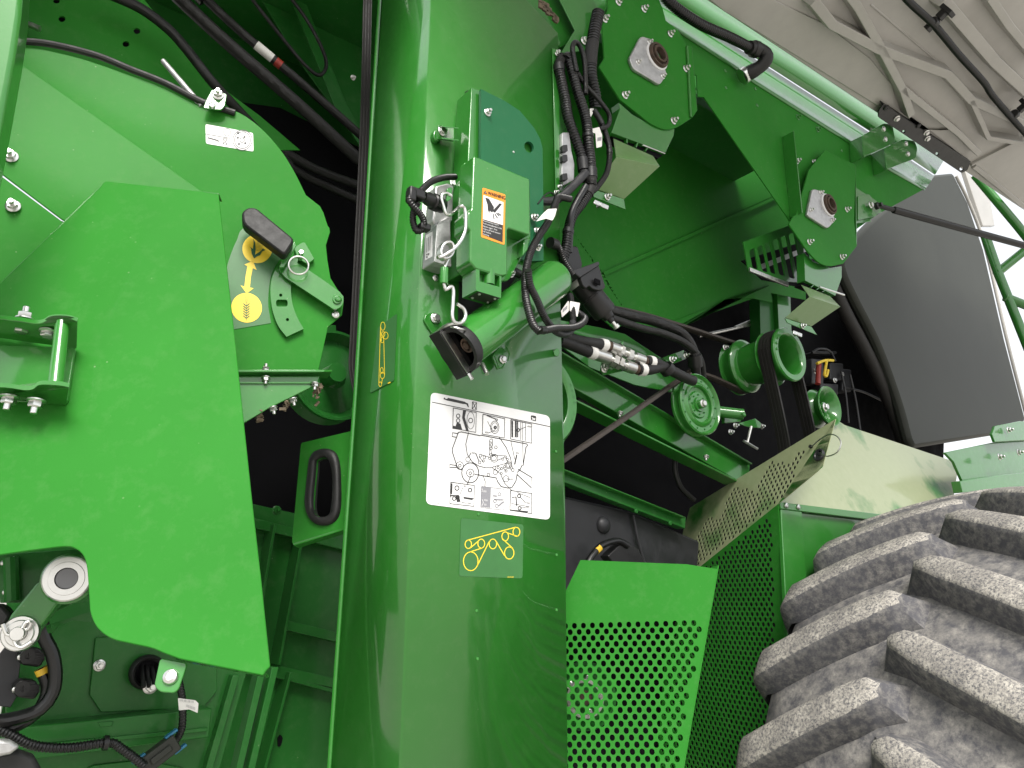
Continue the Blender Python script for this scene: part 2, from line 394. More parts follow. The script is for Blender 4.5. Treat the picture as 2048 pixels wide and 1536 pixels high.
# ---- belt routing decal on the front face
d1 = sheet('belt_chart_decal', rounded([(922, 1036), (1047, 1049), (1045, 1157), (918, 1152)], 6), PA0, 0.0004, 'decal_green', post, 0, 0.0008)
k = Ink(PA0, 0.0012); zz = lambda x, y: (900 + x / 10.2375, 1020 + y / 10.24)
def rr(x, y, rx, ry): k.ring(zz(x, y), rx / 10.24, ry / 10.24, 1.7)
def ll(*p): k.line([zz(*q) for q in p], 1.8)
rr(375, 703, 66, 86); rr(640, 688, 70, 92); rr(878, 695, 76, 100); rr(1130, 540, 68, 92); rr(1360, 448, 70, 92); rr(1213, 880, 96, 124); rr(425, 1050, 150, 192)
ll((360, 618), (1345, 352)); ll((1385, 540), (1180, 470)); ll((1075, 590), (1290, 790)); ll((1120, 940), (950, 650)); ll((800, 650), (560, 1140)); ll((410, 858), (660, 778)); ll((585, 630), (420, 775))
k.text('H249487', zz(1170, 1385), (1, 0.03), (0, -1), 3.6)
k.build('print', 'yellow_print', d1)
# ---- belt routing decal on the return face
d2 = sheet('small_belt_decal', rounded([(756, 654), (794, 627), (788, 761), (740, 786)], 4), PB, 0.0004, 'decal_green', post, 0, 0.0008)
k = Ink(PB, 0.0012); zz = lambda x, y: (700 + x / 3.413, 360 + y / 3.413)
for x, y, rx, ry in ((224, 998, 15, 28), (227, 1052, 11, 17), (243, 1062, 17, 24), (220, 1093, 11, 18), (217, 1300, 10, 20), (221, 1334, 14, 22), (206, 1394, 9, 16)): k.ring(zz(x, y), rx / 3.413, ry / 3.413, 1.1)
for p in (((208, 1000), (197, 1390)), ((231, 1100), (236, 1335)), ((222, 1352), (214, 1402)), ((208, 1012), (215, 1100))): k.line([zz(*q) for q in p], 1.1)
k.line([zz(258, 1388), zz(276, 1380)], 2)
k.build('print', 'yellow_print', d2)
# ---- white service chart
d3 = sheet('service_chart', rounded([(862, 784), (1100, 832), (1100, 1040), (852, 1008)], 11, 6), PA0, 0.0004, 'print_white', post, 0, 0.0009)
zc = lambda x, y: (850 + x / 5.908, 780 + y / 5.908)
k = Ink(PA0, 0.0013, 1.8); ux, uy = (1, 0.165), (-0.03, -1)
L = lambda pts, w=1.0: k.line([zc(*p) for p in pts], w)
L([(82, 142), (1475, 432)], 0.8)
k.fill([zc(*p) for p in ((222, 90), (238, 92), (240, 102), (262, 106), (270, 92), (470, 138), (486, 150), (508, 158), (520, 205), (502, 196), (492, 172), (470, 165), (455, 166), (262, 124), (240, 114), (222, 110))])
L([(562, 138), (610, 148), (606, 236), (558, 226), (562, 138)], 0.8); L([(566, 142), (604, 232)], 0.7); L([(606, 152), (562, 222)], 0.7)
k.fill([zc(*p) for p in rounded([(1252, 298), (1314, 308), (1312, 372), (1252, 352)], 12)])
for q in ([(335, 212), (606, 266), (600, 500), (328, 452)], [(685, 286), (942, 338), (938, 566), (678, 520)], [(1015, 350), (1262, 402), (1260, 628), (1012, 578)], [(305, 1088), (584, 1128), (578, 1374), (294, 1342)], [(1010, 1186), (1262, 1222), (1260, 1460), (1004, 1420)]):
    L(q + [q[0]], 0.9)
# machine outline
L([(395, 500), (430, 495), (655, 540), (660, 533), (1010, 600), (1205, 638), (1214, 655), (1195, 672), (1160, 890), (1142, 895), (1130, 930), (1090, 975)], 1.0)
L([(395, 500), (325, 690), (326, 740), (380, 905), (415, 940), (436, 940)], 1.0); L([(395, 515), (325, 505), (320, 548), (365, 558)]); L([(368, 890), (292, 880), (292, 918), (372, 912)])
L([(640, 1005), (842, 1038), (860, 1085), (900, 1140), (980, 1158), (1030, 1148), (1075, 1075), (1090, 985)]); L([(1100, 935), (1265, 1035), (1258, 1155), (1090, 1000)])
L([(640, 1000), (690, 1020), (712, 1080), (708, 1140)], 0.7)
def O(x, y, r, w=0.7, ry=None): k.ring(zc(x, y), r / 5.908, (ry or r * 1.08) / 5.908, w)
O(535, 978, 100, 1.0, 118); O(535, 980, 44); O(535, 982, 15); O(412, 892, 42, .6); O(412, 892, 16)
for x, y, r in ((783, 597, 18), (785, 648, 14), (838, 677, 16), (782, 690, 14), (655, 775, 16), (702, 795, 16), (690, 838, 13), (645, 855, 16), (762, 806, 12), (780, 765, 14), (815, 805, 28), (818, 805, 44), (920, 815, 13), (955, 790, 12), (975, 820, 12), (985, 887, 24), (985, 887, 38), (940, 905, 12), (865, 915, 13), (905, 927, 13), (820, 918, 17), (832, 970, 26), (958, 955, 15), (1037, 945, 17), (902, 985, 13), (958, 1048, 34), (750, 1000, 16), (508, 820, 26)): O(x, y, r, 0.6)
for p in (((765, 590), (760, 770)), ((800, 590), (790, 690)), ((775, 705), (805, 790)), ((785, 765), (955, 778)), ((850, 835), (935, 795)), ((670, 765), (770, 795)), ((640, 790), (690, 850)), ((830, 900), (965, 865)), ((955, 800), (1020, 950)), ((850, 985), (900, 920)), ((815, 930), (900, 995)), ((925, 920), (960, 960))): L(p, 0.6)
L([(515, 500), (482, 640), (500, 760), (560, 850), (640, 900), (720, 918), (808, 918)], 0.8); L([(880, 560), (960, 680), (1010, 800), (1035, 930)], 0.8); L([(1015, 605), (1062, 820)], 0.6); L([(1155, 610), (1160, 860)], 0.6)
L([(895, 1000), (940, 1100), (1025, 1186)], 0.7); L([(500, 1112), (543, 1010)], 0.8); L([(585, 995), (650, 1005)], 0.8); L([(600, 745), (640, 845)], .9); L([(545, 740), (518, 790)], .8); L([(1085, 765), (1060, 880)], 1.4); L([(965, 1048), (1010, 1055)], .8)
for tx, x, y in (('400', 552, 752), ('400', 1068, 752), ('50', 1012, 1062), ('400', 708, 508), ('400', 1208, 438), ('50', 458, 1144), ('400', 500, 1345), ('400', 1196, 1342), ('50', 1196, 1396)):
    k.text(tx, zc(x, y), ux, uy, 5.2)
k.text('H262 65882', zc(100, 1338), ux, uy, 2.6)
# inset pictures
k.fill([zc(*p) for p in ((450, 236), (488, 244), (470, 320), (520, 492), (488, 486), (440, 330))]); k.fill([zc(*p) for p in ((330, 420), (362, 428), (378, 380), (420, 400), (440, 470), (330, 452))])
for x, y, r in ((392, 306, 20), (392, 362, 20), (540, 360, 44), (540, 360, 24)): O(x, y, r, 0.8 if r < 30 else 0.5, r * (1.15 if r < 30 else 2.3))
O(825, 440, 50, .6, 74); O(825, 440, 36, .5, 54); O(830, 442, 12, 1.5); L([(740, 370), (790, 470)], .5); L([(755, 505), (835, 470)], .6); L([(730, 300), (840, 345)], 1.2); O(848, 352, 10)
for a_ in ((1022, 20), (1062, 22), (1088, 14)): k.fill([zc(*p) for p in ((a_[0], 362), (a_[0] + a_[1], 366), (a_[0] + a_[1], 560), (a_[0], 556))])
O(1102, 472, 16, 1.0); L([(1115, 468), (1195, 435)], .6); L([(1130, 380), (1130, 590)], .5); L([(1150, 384), (1150, 594)], .5); L([(1190, 390), (1186, 600)], .5)
for x, y, r in ((378, 1158, 24), (532, 1182, 20), (345, 1282, 20), (388, 1266, 18)): O(x, y, r, 1.0)
k.fill([zc(*p) for p in ((300, 1240), (400, 1240), (420, 1320), (380, 1325), (360, 1250), (300, 1258))]); k.fill([zc(*p) for p in ((456, 1262), (575, 1278), (560, 1300), (456, 1282))]); k.fill([zc(*p) for p in ((306, 1100), (326, 1104), (322, 1230), (304, 1228))]); L([(450, 1150), (410, 1240)], .5); L([(430, 1325), (495, 1338)], .5)
for x, y in ((1112, 1252), (1118, 1396)): O(x, y, 18, 1.0)
L([(1030, 1270), (1075, 1262), (1085, 1368)], 1.2); L([(1125, 1265), (1190, 1335)], .6); L([(1135, 1394), (1190, 1388)], .6); k.fill([zc(*p) for p in ((1010, 1412), (1225, 1432), (1205, 1450), (1008, 1420))]); L([(1020, 1340), (1240, 1380)], .5); L([(1090, 1210), (1240, 1270)], .5)
k.build('print', 'ink_black', d3)
k = Ink(PA0, 0.0014, 1.5); k.fill([zc(*p) for p in ((668, 1138), (780, 1152), (770, 1390), (658, 1376))]); L([(668, 1138), (936, 1170), (930, 1418), (658, 1388), (668, 1138)], .8)
for x, y in ((880, 1230), (826, 1312), (848, 1368)): O(x, y, 17, 1.0)
k.fill([zc(*p) for p in ((805, 1240), (850, 1246), (850, 1262), (805, 1256))]); k.fill([zc(*p) for p in ((815, 1285), (925, 1290), (920, 1305), (815, 1300))]); L([(925, 1320), (870, 1370)], 2)
k.build('inset_panel', 'ink_grey', d3)
k = Ink(PA0, 0.0017)
for tx, y in (('50', 1205), ('400', 1310), ('50', 1362)): k.text(tx, zc(695, y), ux, uy, 5.2)
L([(675, 1165), (690, 1205), (670, 1200)], .8); L([(675, 1290), (690, 1330), (670, 1370)], .8)
k.fill([zc(*p) for p in ((1262, 322), (1270, 318), (1276, 326), (1284, 338), (1300, 330), (1306, 344), (1298, 346), (1302, 362), (1288, 352), (1276, 350), (1262, 352), (1272, 340))])
k.build('white_print', 'print_white', d3)
# ================================================================== GEARBOX ON THE POST
gear = thing('gear_case', 'green gearbox with teal cover and orange warning decal on the post', 'gearbox', PA(-.03).at(985, 400))
sheet('body', [(943, 174), (1003, 196), (1045, 233), (1074, 283), (1080, 330), (1080, 522), (1040, 545), (925, 545)], PA0, 0.052, 'green_paint', gear, 0.002, 0.058)
sheet('gasket', [(933, 182), (945, 176), (1000, 200), (1040, 545), (918, 700), (925, 400)], PA0, 0.006, 'black_rubber', gear, 0, 0.008)
sheet('cover', [(962, 178), (1008, 201), (1039, 221), (1067, 254), (1080, 277), (1085, 295), (1087, 420), (1087, 521), (1060, 522), (960, 500)], PA0, 0.007, 'teal_plastic', gear, 0, 0.07, [circ(1058, 294, 9.3, 11.5, 20, -20)])
bolt(975, 225, PA0, 0.0062, gear, 'nut', 0.071); bolt(1027, 304, PA0, 0.0026, gear, 'button', 0.07, name='rivet')
hous = sheet('drive_housing', rounded([(947, 311), (1060, 358), (1060, 471), (1015, 456), (1015, 551), (1003, 552), (952, 538), (940, 523), (941, 461), (936, 456), (936, 424), (943, 419)], 5, 3), PA0, 0.045, 'green_paint', gear, 0.003, 0.118)
sheet('flange', rounded([(928, 322), (1060, 372), (1062, 480), (1018, 562), (958, 562), (920, 540)], 8, 4), PA0, 0.012, 'green_paint', gear, 0.002, 0.086)
sheet('lower_block', [(952, 538), (1003, 553), (1002, 596), (952, 581)], PA0, 0.042, 'green_paint', gear, 0, 0.1175, [[(959, 539.5), (999, 551), (999, 574), (959, 562.5)]])
sheet('block_core', [(954, 541), (1001, 555), (1000, 594), (954, 579)], PA0, 0.03, 'green_paint', gear, 0.001, 0.104)
m = MB(); c = PA0.at(978, 556, .108); m.tube([c + UP * .014, c - UP * .014], .011, 16, smooth=False); m.build('roller', 'green_paint', gear)
fr = [PA0.at(x, y, 0.116) for x, y in ((956, 582), (1000, 595))]
m = MB(); m.prism([fr[0] - UP * .0005, fr[1] - UP * .0005, fr[1] + N_IN * .032 - UP * .0005, fr[0] + N_IN * .032 - UP * .0005], -UP * .001); m.build('base_plate', 'tank_grey', gear)
for a_, b2 in ((.15, .006), (.85, .006), (.15, .027), (.85, .027)): 
    q = fr[0].lerp(fr[1], a_) + N_IN * b2; o = bolt(0, 0, None, .0022, gear, 'hex', 0, (0, 0, -1), 'screw'); o.location = q - UP * .002 - gear.location
# side webs between housing and case
sheet('web', [(1015, 456), (1058, 471), (1040, 524), (1016, 516)], PA0, 0.004, 'green_paint', gear, 0.001, 0.085)
sheet('web_step', [(1048, 478), (1060, 474), (1056, 500), (1046, 512)], PA0, 0.03, 'green_paint', gear, 0.002, 0.105)
for x, y in ((1068, 435), (1074, 462), (1075, 495), (1022, 548)): bolt(x, y, PA0, 0.0058, gear, 'nut', 0.078)
# left ear with bolt
m = MB()
for y in (252, 276):
    q = [PA0.at(880, y - 2, .02), PA0.at(900, y + 2, .02), PA0.at(918, y + 3, .05), PA0.at(884, y - 1, .05)]; m.prism(q, -UP * .003)
m.build('ear', 'green_paint', gear, bevel=.0006); sheet('ear_web', [(876, 250), (908, 256), (908, 282), (876, 278)], PA0, .003, 'green_paint', gear, .0006, .016)
sheet('ear_pad', circ(877, 269, 10, 13, 18), PA0, .014, 'green_paint', gear, .002, .013); bolt(885, 263, PA0, 0.0072, gear, 'hex', 0.017)
# warning decal
wd = sheet('warning_decal', rounded([(965, 375), (1011, 389), (1009, 490), (962, 474)], 3), PA0, .0003, 'orange_print', gear, 0, .1186)
z6 = lambda x, y: (800 + x / 6.4, 340 + y / 6.4)
k = Ink(PA0, .1190); k.fill([z6(*p) for p in ((1068, 320), (1325, 412), (1318, 705), (1062, 628))]); k.build('white_panel', 'print_white', wd)
k = Ink(PA0, .1190); k.fill([z6(*p) for p in ((1062, 630), (1318, 708), (1314, 925), (1056, 826))])
k.fill([z6(*p) for p in ((1092, 262), (1118, 312), (1070, 298))]); ux6, uy6 = (1, .3), (-.02, -1)
[k.text('WARNING', z6(1124 + e * 2, 314 + e), (.72, .216), uy6, 10.0) for e in (0, 1, 2)]; k.build('black_print', 'ink_black', wd)
k = Ink(PA0, .1194); k.fill([z6(*p) for p in ((1092, 352), (1140, 368), (1204, 478), (1196, 520), (1178, 545), (1150, 520), (1142, 555), (1125, 505), (1120, 440))])
k.fill([z6(*p) for p in ((1276, 425), (1304, 436), (1218, 545), (1192, 535), (1196, 510))])
for p in ((1192, 560, 1205, 628), (1215, 562, 1250, 618), (1234, 548, 1270, 590), (1256, 552, 1296, 582)): k.line([z6(p[0], p[1]), z6(p[2], p[3])], 1.7)
k.build('hand_symbol', 'ink_black', wd)
k = Ink(PA0, .1194)
for i, tx in enumerate(('Avoid serious injury', 'from entanglement with', 'bypass auger. Shut', 'engine off and remove', 'key before', 'cleaning.')): k.text(tx, z6(1062 - i * .8, 654 + i * 34), (.86, .258), uy6, 4.5)
k.text('!', z6(1090, 302), ux6, uy6, 5); k.build('caution_text', 'print_white', wd)
# ================================================================== BYPASS AUGER TUBE
aug = thing('bypass_auger', 'round green auger tube slanting across the post with open black end cap', 'auger tube', PA(-.06).at(1010, 640))
EL, ER = PA(-.075).at(925, 694), PA(-.06).at(1106, 560); AX = (ER - EL).normalized(); r0 = 0.040
m = MB(); Lt = (ER - EL).length; prof = [(r0 - .003, 0.0), (r0, 0.0), (r0, Lt)] + [(r0 * math.cos(R(a_)), Lt + r0 * .75 * math.sin(R(a_))) for a_ in (20, 40, 58, 74, 86)] + [(0.0, Lt + r0 * .75)]
m.lathe(EL, AX, prof, 48, False); m.build('tube', 'green_paint', aug, 40)
m = MB(); m.lathe(EL, AX, [(r0 - .0035, .0), (r0 - .0035, .05), (0.0, .05)], 32, False); m.build('bore', 'black_rubber', aug)
m = MB(); m.lathe(EL - AX * .016, AX, [(r0 - .006, .004), (r0 - .003, 0.0), (r0 + .004, 0.0), (r0 + .005, .014), (r0 + .002, .02)], 48, False); m.build('rubber_ring', 'black_rubber', aug, 50)
sv = AX.cross(N_IN).normalized(); sv = sv if sv.z > 0 else -sv
tow = AX.cross(sv).normalized(); tow = tow if tow.dot(N_IN) < 0 else -tow
m = MB(); m.box(EL - AX * .014 - tow * .020, sv * .046, tow * .017, AX * .007); m.box(EL - AX * .012 - tow * .003, sv * .043, tow * .002, AX * .014); m.build('flap_plate', 'black_rubber', aug, bevel=.001)
m = MB(); m.box(EL - AX * .018 + tow * .001, sv * .041, tow * .0009, AX * .006); m.build('divider_strip', 'zinc', aug)
m = MB(); m.lathe(EL - AX * .006 + tow * .018, -AX, [(.0, -.03), (.0135, -.03), (.0135, 0), (.010, 0), (.010, -.004), (.006, -.004), (.006, .003), (.0, .003)], 24, False); m.build('shaft_end', 'rusty', aug)
m = MB(); q = PA(-.085).at(964, 728); m.tube([q, PA(-.10).at(974, 748)], .0042, 12, smooth=False); m.build('stop_pin', 'zinc', aug)
m = MB(); m.tube([PA(-.085).at(938, 748), PA(-.09).at(944, 758)], .0035, 6, smooth=False); m.build('pin_head', 'steel', aug)
sheet('bracket', rounded([(848, 640), (852, 628), (868, 624), (884, 645), (890, 668), (870, 676)], 4), PA0, .006, 'green_paint', aug, .001, .006); bolt(871, 637, PA0, .0075, aug, 'hex', .008)
sheet('clamp_lug', rounded([(984, 712), (1001, 690), (1018, 708), (1012, 728), (996, 740)], 4), PA0, .005, 'green_paint', aug, .001, .02); bolt(1006, 719, PA0, .0062, aug, 'hex', .022)
m = MB()
for q in ([(990, 712), (1000, 737), (1008, 731), (1009, 726)], [(1013, 693), (1019, 708), (1016, 721)]): m.tube([PA0.at(x, y, .03) for x, y in q], .0016, 8)
m.build('strap_edge', 'green_paint', aug)
m = MB(); m.tube([PA0.at(870, 668, .05), PA0.at(896, 650, .085), PA0.at(925, 648, .105)], .0035, 10); m.build('cap_hinge', 'zinc', aug)
# ================================================================== CAST SENSOR MODULE
sens = thing('sensor_module', 'grey cast metal sensor box left of the gearbox on the post', 'sensor', PA(-.02).at(872, 480))
fl = [(874, 449), (900, 440), (903, 534), (869, 523)]
sheet('housing', rounded(fl, 3), PA0, .042, 'cast_alloy', sens, .003, .05)
sheet('upper_housing', rounded([(872, 372), (896, 366), (908, 372), (905, 442), (872, 452), (866, 440)], 3), PA0, .03, 'cast_alloy', sens, .003, .034)
sheet('shoulder', [(872, 445), (902, 428), (903, 446), (874, 456)], PA0, .034, 'cast_alloy', sens, .003, .042)
SP = plane3(PA0.at(874, 449, .05), PA0.at(869, 523, .05), PA0.at(874, 449, .05) + N_IN * .04)
lb = sheet('label', [(851.5, 471), (865, 462), (864, 513), (850, 521)], SP, .0003, 'print_white', sens, 0, .0006)
k = Ink(SP, .0010)
for i in range(3): k.line([(854 + i * 3.2, 476 - i * 2), (853 + i * 3.2, 505 - i * 2)], .9)
for a_ in ((852.5, 508), (856, 507), (852.5, 513)): k.fill([(a_[0], a_[1]), (a_[0] + 2.4, a_[1] - 1), (a_[0] + 2.4, a_[1] + 2), (a_[0], a_[1] + 3)])
k.build('print', 'ink_black', lb)
for x, y in ((871, 556), (905, 363), (906, 368)): bolt(x, y, PA0, .0045, sens, 'hex', .02)
plug = thing('cable_connector', 'round black plug with looped corrugated cable on the sensor box', 'connector', PA(-.05).at(862, 402))
pa, pb = PA(-.075).at(846, 393), PA(-.06).at(884, 412); ax = (pb - pa).normalized(); Lp = (pb - pa).length
m = MB(); m.lathe(pa, ax, [(.0, 0), (.010, 0), (.0105, .008), (.0125, .012), (.0125, .024), (.0148, .027), (.0148, Lp - .012), (.0135, Lp - .01), (.0135, Lp)], 20); m.build('plug_shell', 'black_plastic', plug)
m = MB()
for i in range(10):
    w = i * .63; d = ax.orthogonal().normalized(); d = Matrix.Rotation(w, 3, ax) @ d; m.box(pa + ax * .033 + d * .0146, ax * .006, d * .001, ax.cross(d) * .0016)
m.build('grip_rib', 'black_plastic', plug)
m = MB(); m.tube([PA(-.05).at(910, 354), PA(-.065).at(888, 355), PA(-.075).at(863, 363), PA(-.08).at(845, 379), PA(-.08).at(838, 388)], .0062, 12, .0042); 
m.tube([PA(-.08).at(830, 392), PA(-.085).at(818, 398), PA(-.085).at(826, 412), PA(-.08).at(842, 430), PA(-.075).at(848, 446), PA(-.07).at(844, 459), PA(-.065).at(833, 461), PA(-.065).at(826, 442), PA(-.07).at(828, 420), PA(-.075).at(836, 405)], .0062, 12, .0042); m.build('corrugated_cable', 'loom', plug)
m = MB(); m.box(PA(-.082).at(832, 388), M_DIR * .016, UP * .009, N_IN * .008); m.box(PA(-.082).at(822, 392), M_DIR * .007, UP * .012, N_IN * .009); m.build('elbow_housing', 'black_plastic', plug, bevel=.003)
m = MB(); m.box(PA(-.07).at(848, 455), M_DIR * .010, UP * .006, N_IN * .008); m.build('cable_tie', 'black_plastic', plug, bevel=.002)
# ================================================================== SPRING PIN
pin = thing('spring_hook', 'bent zinc wire spring hook with coil hanging on the gearbox', 'spring hook', PA(-.1).at(910, 500))
def zp(l, d): return [PA(-d).at(800 + x / 6.4, 340 + y / 6.4) for x, y in l]
m = MB(); m.tube(zp([(660, 335), (610, 300), (550, 310), (530, 360), (560, 470), (590, 560), (640, 575), (700, 530)], .085) + zp([(770, 468), (815, 475), (838, 540), (842, 640), (832, 780), (780, 900), (700, 1000), (630, 1055)], .125) + zp([(540, 1110), (480, 1120)], .12), .0031, 10, step=.003)
for i in range(4): m.tube([PA(-.108 - i * .004).at(x, y) for x, y in circ(889 + i * 2.0, 503 - i * 1.0, 12, 17, 18, 20)] + [PA(-.108 - i * .004).at(*circ(889 + i * 2.0, 503 - i * 1.0, 12, 17, 18, 20)[0])], .0026, 8, step=.003)
m.tube(zp([(650, 1060), (615, 1140), (585, 1210), (565, 1300), (560, 1450)], .11) + [PA(-.11).at(840 + x / 5.12, 520 + y / 5.12) for x, y in ((250, 262), (262, 305), (295, 285), (325, 272), (342, 310), (338, 440), (330, 570), (350, 630), (395, 652), (445, 625), (468, 560), (448, 500), (410, 470), (378, 450))], .0033, 10, step=.003)
m.build('wire', 'zinc', pin, 60)
m = MB(); c = PA(-.11).at(888, 553); m.tube([c + UP * .016, c - UP * .014], .0075, 10, smooth=False); m.build('sleeve', 'green_paint', pin, bevel=.001)
m = MB(); c = PA(-.108).at(916, 657); q = [c + (M_DIR * math.cos(R(w)) * .0125 + (N_IN * .8 + UP * .3).normalized() * math.sin(R(w)) * .011) for w in range(0, 375, 15)]; m.tube(q, .0016, 8, step=.002); m.build('split_ring', 'zinc', pin)
sheet('hook_eye', rounded([(894, 376), (905, 374), (903, 398), (893, 404)], 5), PA(-.085), .004, 'green_paint', pin, .001)
# ================================================================== LEFT: front access shield
PF = Plane(at_depth(270, 850, 0.93), Vector((0.10, -0.95, 0.26)))
fs = thing('access_shield', 'large plain bright green access shield with clipped corner, left of the post', 'access shield', PF.at(270, 1200))
arc = curve([(360, 1318), (330, 1307), (303, 1296), (262, 1287), (223, 1277), (195, 1256), (181, 1227), (178, 1195), (173, 1132), (164, 1108), (150, 1097), (129, 1093), (60, 1101), (-10, 1111), (-140, 1130)])
sheet('panel', [(-140, 720), (0, 566)] + rounded([(200, 374), (210, 362), (225, 363)], 6)[3:12] + [(405, 383), (437, 388), (472, 700), (502, 985), (522, 1160), (540, 1333), (532, 1341), (526, 1351)] + arc, PF, .004, 'green_matte', fs, .0012)
m = MB(); q = [PF.at(x, y, -.002) for x, y in ((340, 1311), (528, 1346))]; m.prism([q[0], q[1], q[1] + PF.n * .03, q[0] + PF.n * .03], UP * .003); m.build('bottom_lip', 'green_paint', fs, bevel=.0006)
m = MB(); q = [PF.at(x, y, -.002) for x, y in ((209, 363), (1, 565))]; m.prism([q[0], q[1], q[1] + PF.n * .02, q[0] + PF.n * .02], (q[1] - q[0]).cross(PF.n).normalized() * .002); m.build('edge_lip', 'green_paint', fs, bevel=.0006)
m = MB(); q = [PF.at(x, y, -.002) for x, y in ((405, 384), (438, 389))]; m.prism([q[0], q[1], q[1] + PF.n * .02 + UP * .003, q[0] + PF.n * .02 + UP * .003], UP * .002); m.build('corner_lip', 'green_paint', fs, bevel=.0006)
tb = sheet('tab', rounded([(320, 1316), (375, 1326), (357, 1378), (348, 1386), (320, 1384), (308, 1372)], 8), PF, .004, 'green_paint', fs, .001, -.012)
bolt(341, 1354, PF, .0085, fs, 'button', -.011)
# bracket on the shield
br = sheet('latch_bracket', rounded([(-40, 690), (150, 694), (134, 800), (128, 806), (-40, 800)], 5), PF, .006, 'green_paint', fs, .001, .007)
zb = lambda x, y: (x / 6.145, 600 + y / 6.144)
def flange(fr, bk, t=.0055):
    mm = MB(); P = [PF.at(*zb(*p), .052) for p in fr] + [PF.at(*zb(*p), .006) for p in bk]; mm.prism(P, UP * t); o = mm.build('flange', 'green_paint', br, bevel=.0015); return o
flange(curve([(-260, 232), (10, 236), (120, 250), (250, 262), (420, 290), (520, 282), (590, 240), (660, 222), (760, 220), (860, 232), (950, 265)]), [(940, 600), (20, 470), (-260, 450)])
flange(curve([(-260, 1066), (0, 1072), (150, 1085), (300, 1108), (400, 1098), (470, 1050), (560, 1040), (720, 1050), (830, 1070), (845, 1090)]), [(810, 1290), (300, 1210), (-260, 1180)])
m = MB(); m.tube([PF.at(*zb(768, 262), .044), PF.at(*zb(680, 1055), .044)], .0085, 20, smooth=False); m.build('rod', 'green_paint', br, bevel=.0008)
for x, y, o_ in ((272, 330, .03), (598, 385, .03), (122, 1190, .028), (450, 1235, .028)):
    o = bolt(*zb(x, y), PF, .0085, br, 'nut' if y > 900 else 'hex', o_, (0, -.1, -1))
bolt(*zb(300, 232), PF, .0085, br, 'nut', .03, (0, 0, 1))
# ================================================================== rotor housing behind the shield
PH = Plane(at_depth(520, 450, 1.2), Vector((0.33, -0.94, 0.03)))
ho = thing('rotor_housing', 'rounded green housing with crop decal and small grease sticker behind the shield', 'rotor housing', PH.at(500, 800))
z1 = lambda *p: [(x / 2.695, y / 2.695) for x, y in p]
z2 = lambda *p: [(x / 2.695, 560 + y / 2.695) for x, y in p]
edge = curve([(34, 89), (75, 96), (165, 118), (262, 151), (330, 176), (405, 212), (445, 216), (480, 226), (522, 256), (560, 298), (588, 342), (612, 390)]) + [(640, 412), (647, 425)] + [(655, 450), (659, 456), (660, 464), (652, 490), (655, 520), (661, 556), (676, 580)] + curve([(686, 592), (687, 605), (684, 630)]) + [(656, 654), (645, 705), (636, 746)]
sheet('side_plate', [(28, 120)] + edge + [(470, 748), (420, 400), (380, 372)], PH, .004, 'green_matte', ho, .001)
PL = plane3(PH.at(30, 120, .002), PH.at(405, 383, .002), PH.at(10, 560, .02))
sheet('upper_sheet', [(-160, -12), (30, 120), (405, 383), (398, 430), (300, 500), (124, 439), (-150, 232)], PL, .004, 'green_matte', ho, .001)
sheet('lower_sheet', [(-150, 238), (122, 441), (300, 505), (200, 700), (-150, 760)], PL, .004, 'green_matte', ho, .001, -.003)
for x, y in ((22, 313), (26, 412)): bolt(x, y, PL, .0085, ho, 'nut', .001)
tr = MB(); tr.tube([PH.at(x, y, .004) for x, y in ((40, 82), (100, 88), (190, 110), (265, 140), (330, 166), (405, 204), (470, 226))], .006, 10); tr.build('edge_trim', 'black_rubber', ho)
# small grease sticker
gs = sheet('grease_sticker', rounded([(411, 248), (506, 266), (507, 303), (412, 287)], 4), PH, .0003, 'print_white', ho, 0, .0008)
k = Ink(PH, .0012, 2.0)
zz = lambda x, y: (x / 2.695, y / 2.695)
k.line([zz(1110, 722), zz(1240, 745), zz(1238, 790)], .7)
for a_, r_, w in (((1307, 755), 52, .8), ((1307, 755), 43, .8), ((1305, 755), 12, .8), ((1224, 713), 19, .7)): k.ring(zz(*a_), r_ / 2.695, r_ / 2.6, w)
for x, y in ((1282, 742), (1318, 738), (1288, 776), (1322, 772), (1284, 718)): k.ring(zz(x, y), 1.4, 1.5, 1.1, n=8)
k.text('10', zz(1212, 718), (1, .15), (0, -1), 4); k.line([zz(1120, 742), zz(1150, 750), zz(1170, 756), zz(1180, 762)], 1.5); k.line([zz(1205, 745), zz(1225, 748), zz(1222, 780), zz(1202, 776)], .7, True); k.line([zz(1206, 748), zz(1221, 778)], .6); k.line([zz(1224, 750), zz(1204, 774)], .6)
k.build('print', 'ink_black', gs)
# crop decal: maize above, wheat below
z7 = lambda x, y: (440 + x / 5.486, 400 + y / 5.486)
cdl = sheet('crop_decal', [z7(*p) for p in curve([(560, 1350), (530, 1150), (540, 950), (570, 800), (640, 670), (690, 600), (560, 400), (270, 310), (180, 450), (110, 620), (75, 760), (80, 950), (100, 1150), (140, 1420)])], PH, .0003, 'decal_green', ho, 0, .0008)
k = Ink(PH, .0012)
k.fill([z7(*p) for p in circ(409, 535, 164, 158, 36)]); k.fill([z7(*p) for p in circ(292, 1182, 169, 162, 36, 20)])
k.fill([z7(*p) for p in [(360, 668), (402, 768), (360, 748), (338, 850), (328, 960), (370, 968), (292, 1026), (226, 936), (268, 950), (280, 840), (300, 726), (268, 708)]])
k.text('H250165', z7(118, 1290), (.12, 1), (1, -.1), 3.4); k.build('print', 'yellow_print', cdl)
k = Ink(PH, .0016)
k.fill([z7(*p) for p in ((374, 642), (348, 590), (340, 530), (322, 512), (362, 535), (370, 470), (364, 425), (388, 465), (392, 540), (386, 600), (400, 590), (440, 565), (470, 530), (500, 548), (462, 566), (440, 606), (408, 618))])
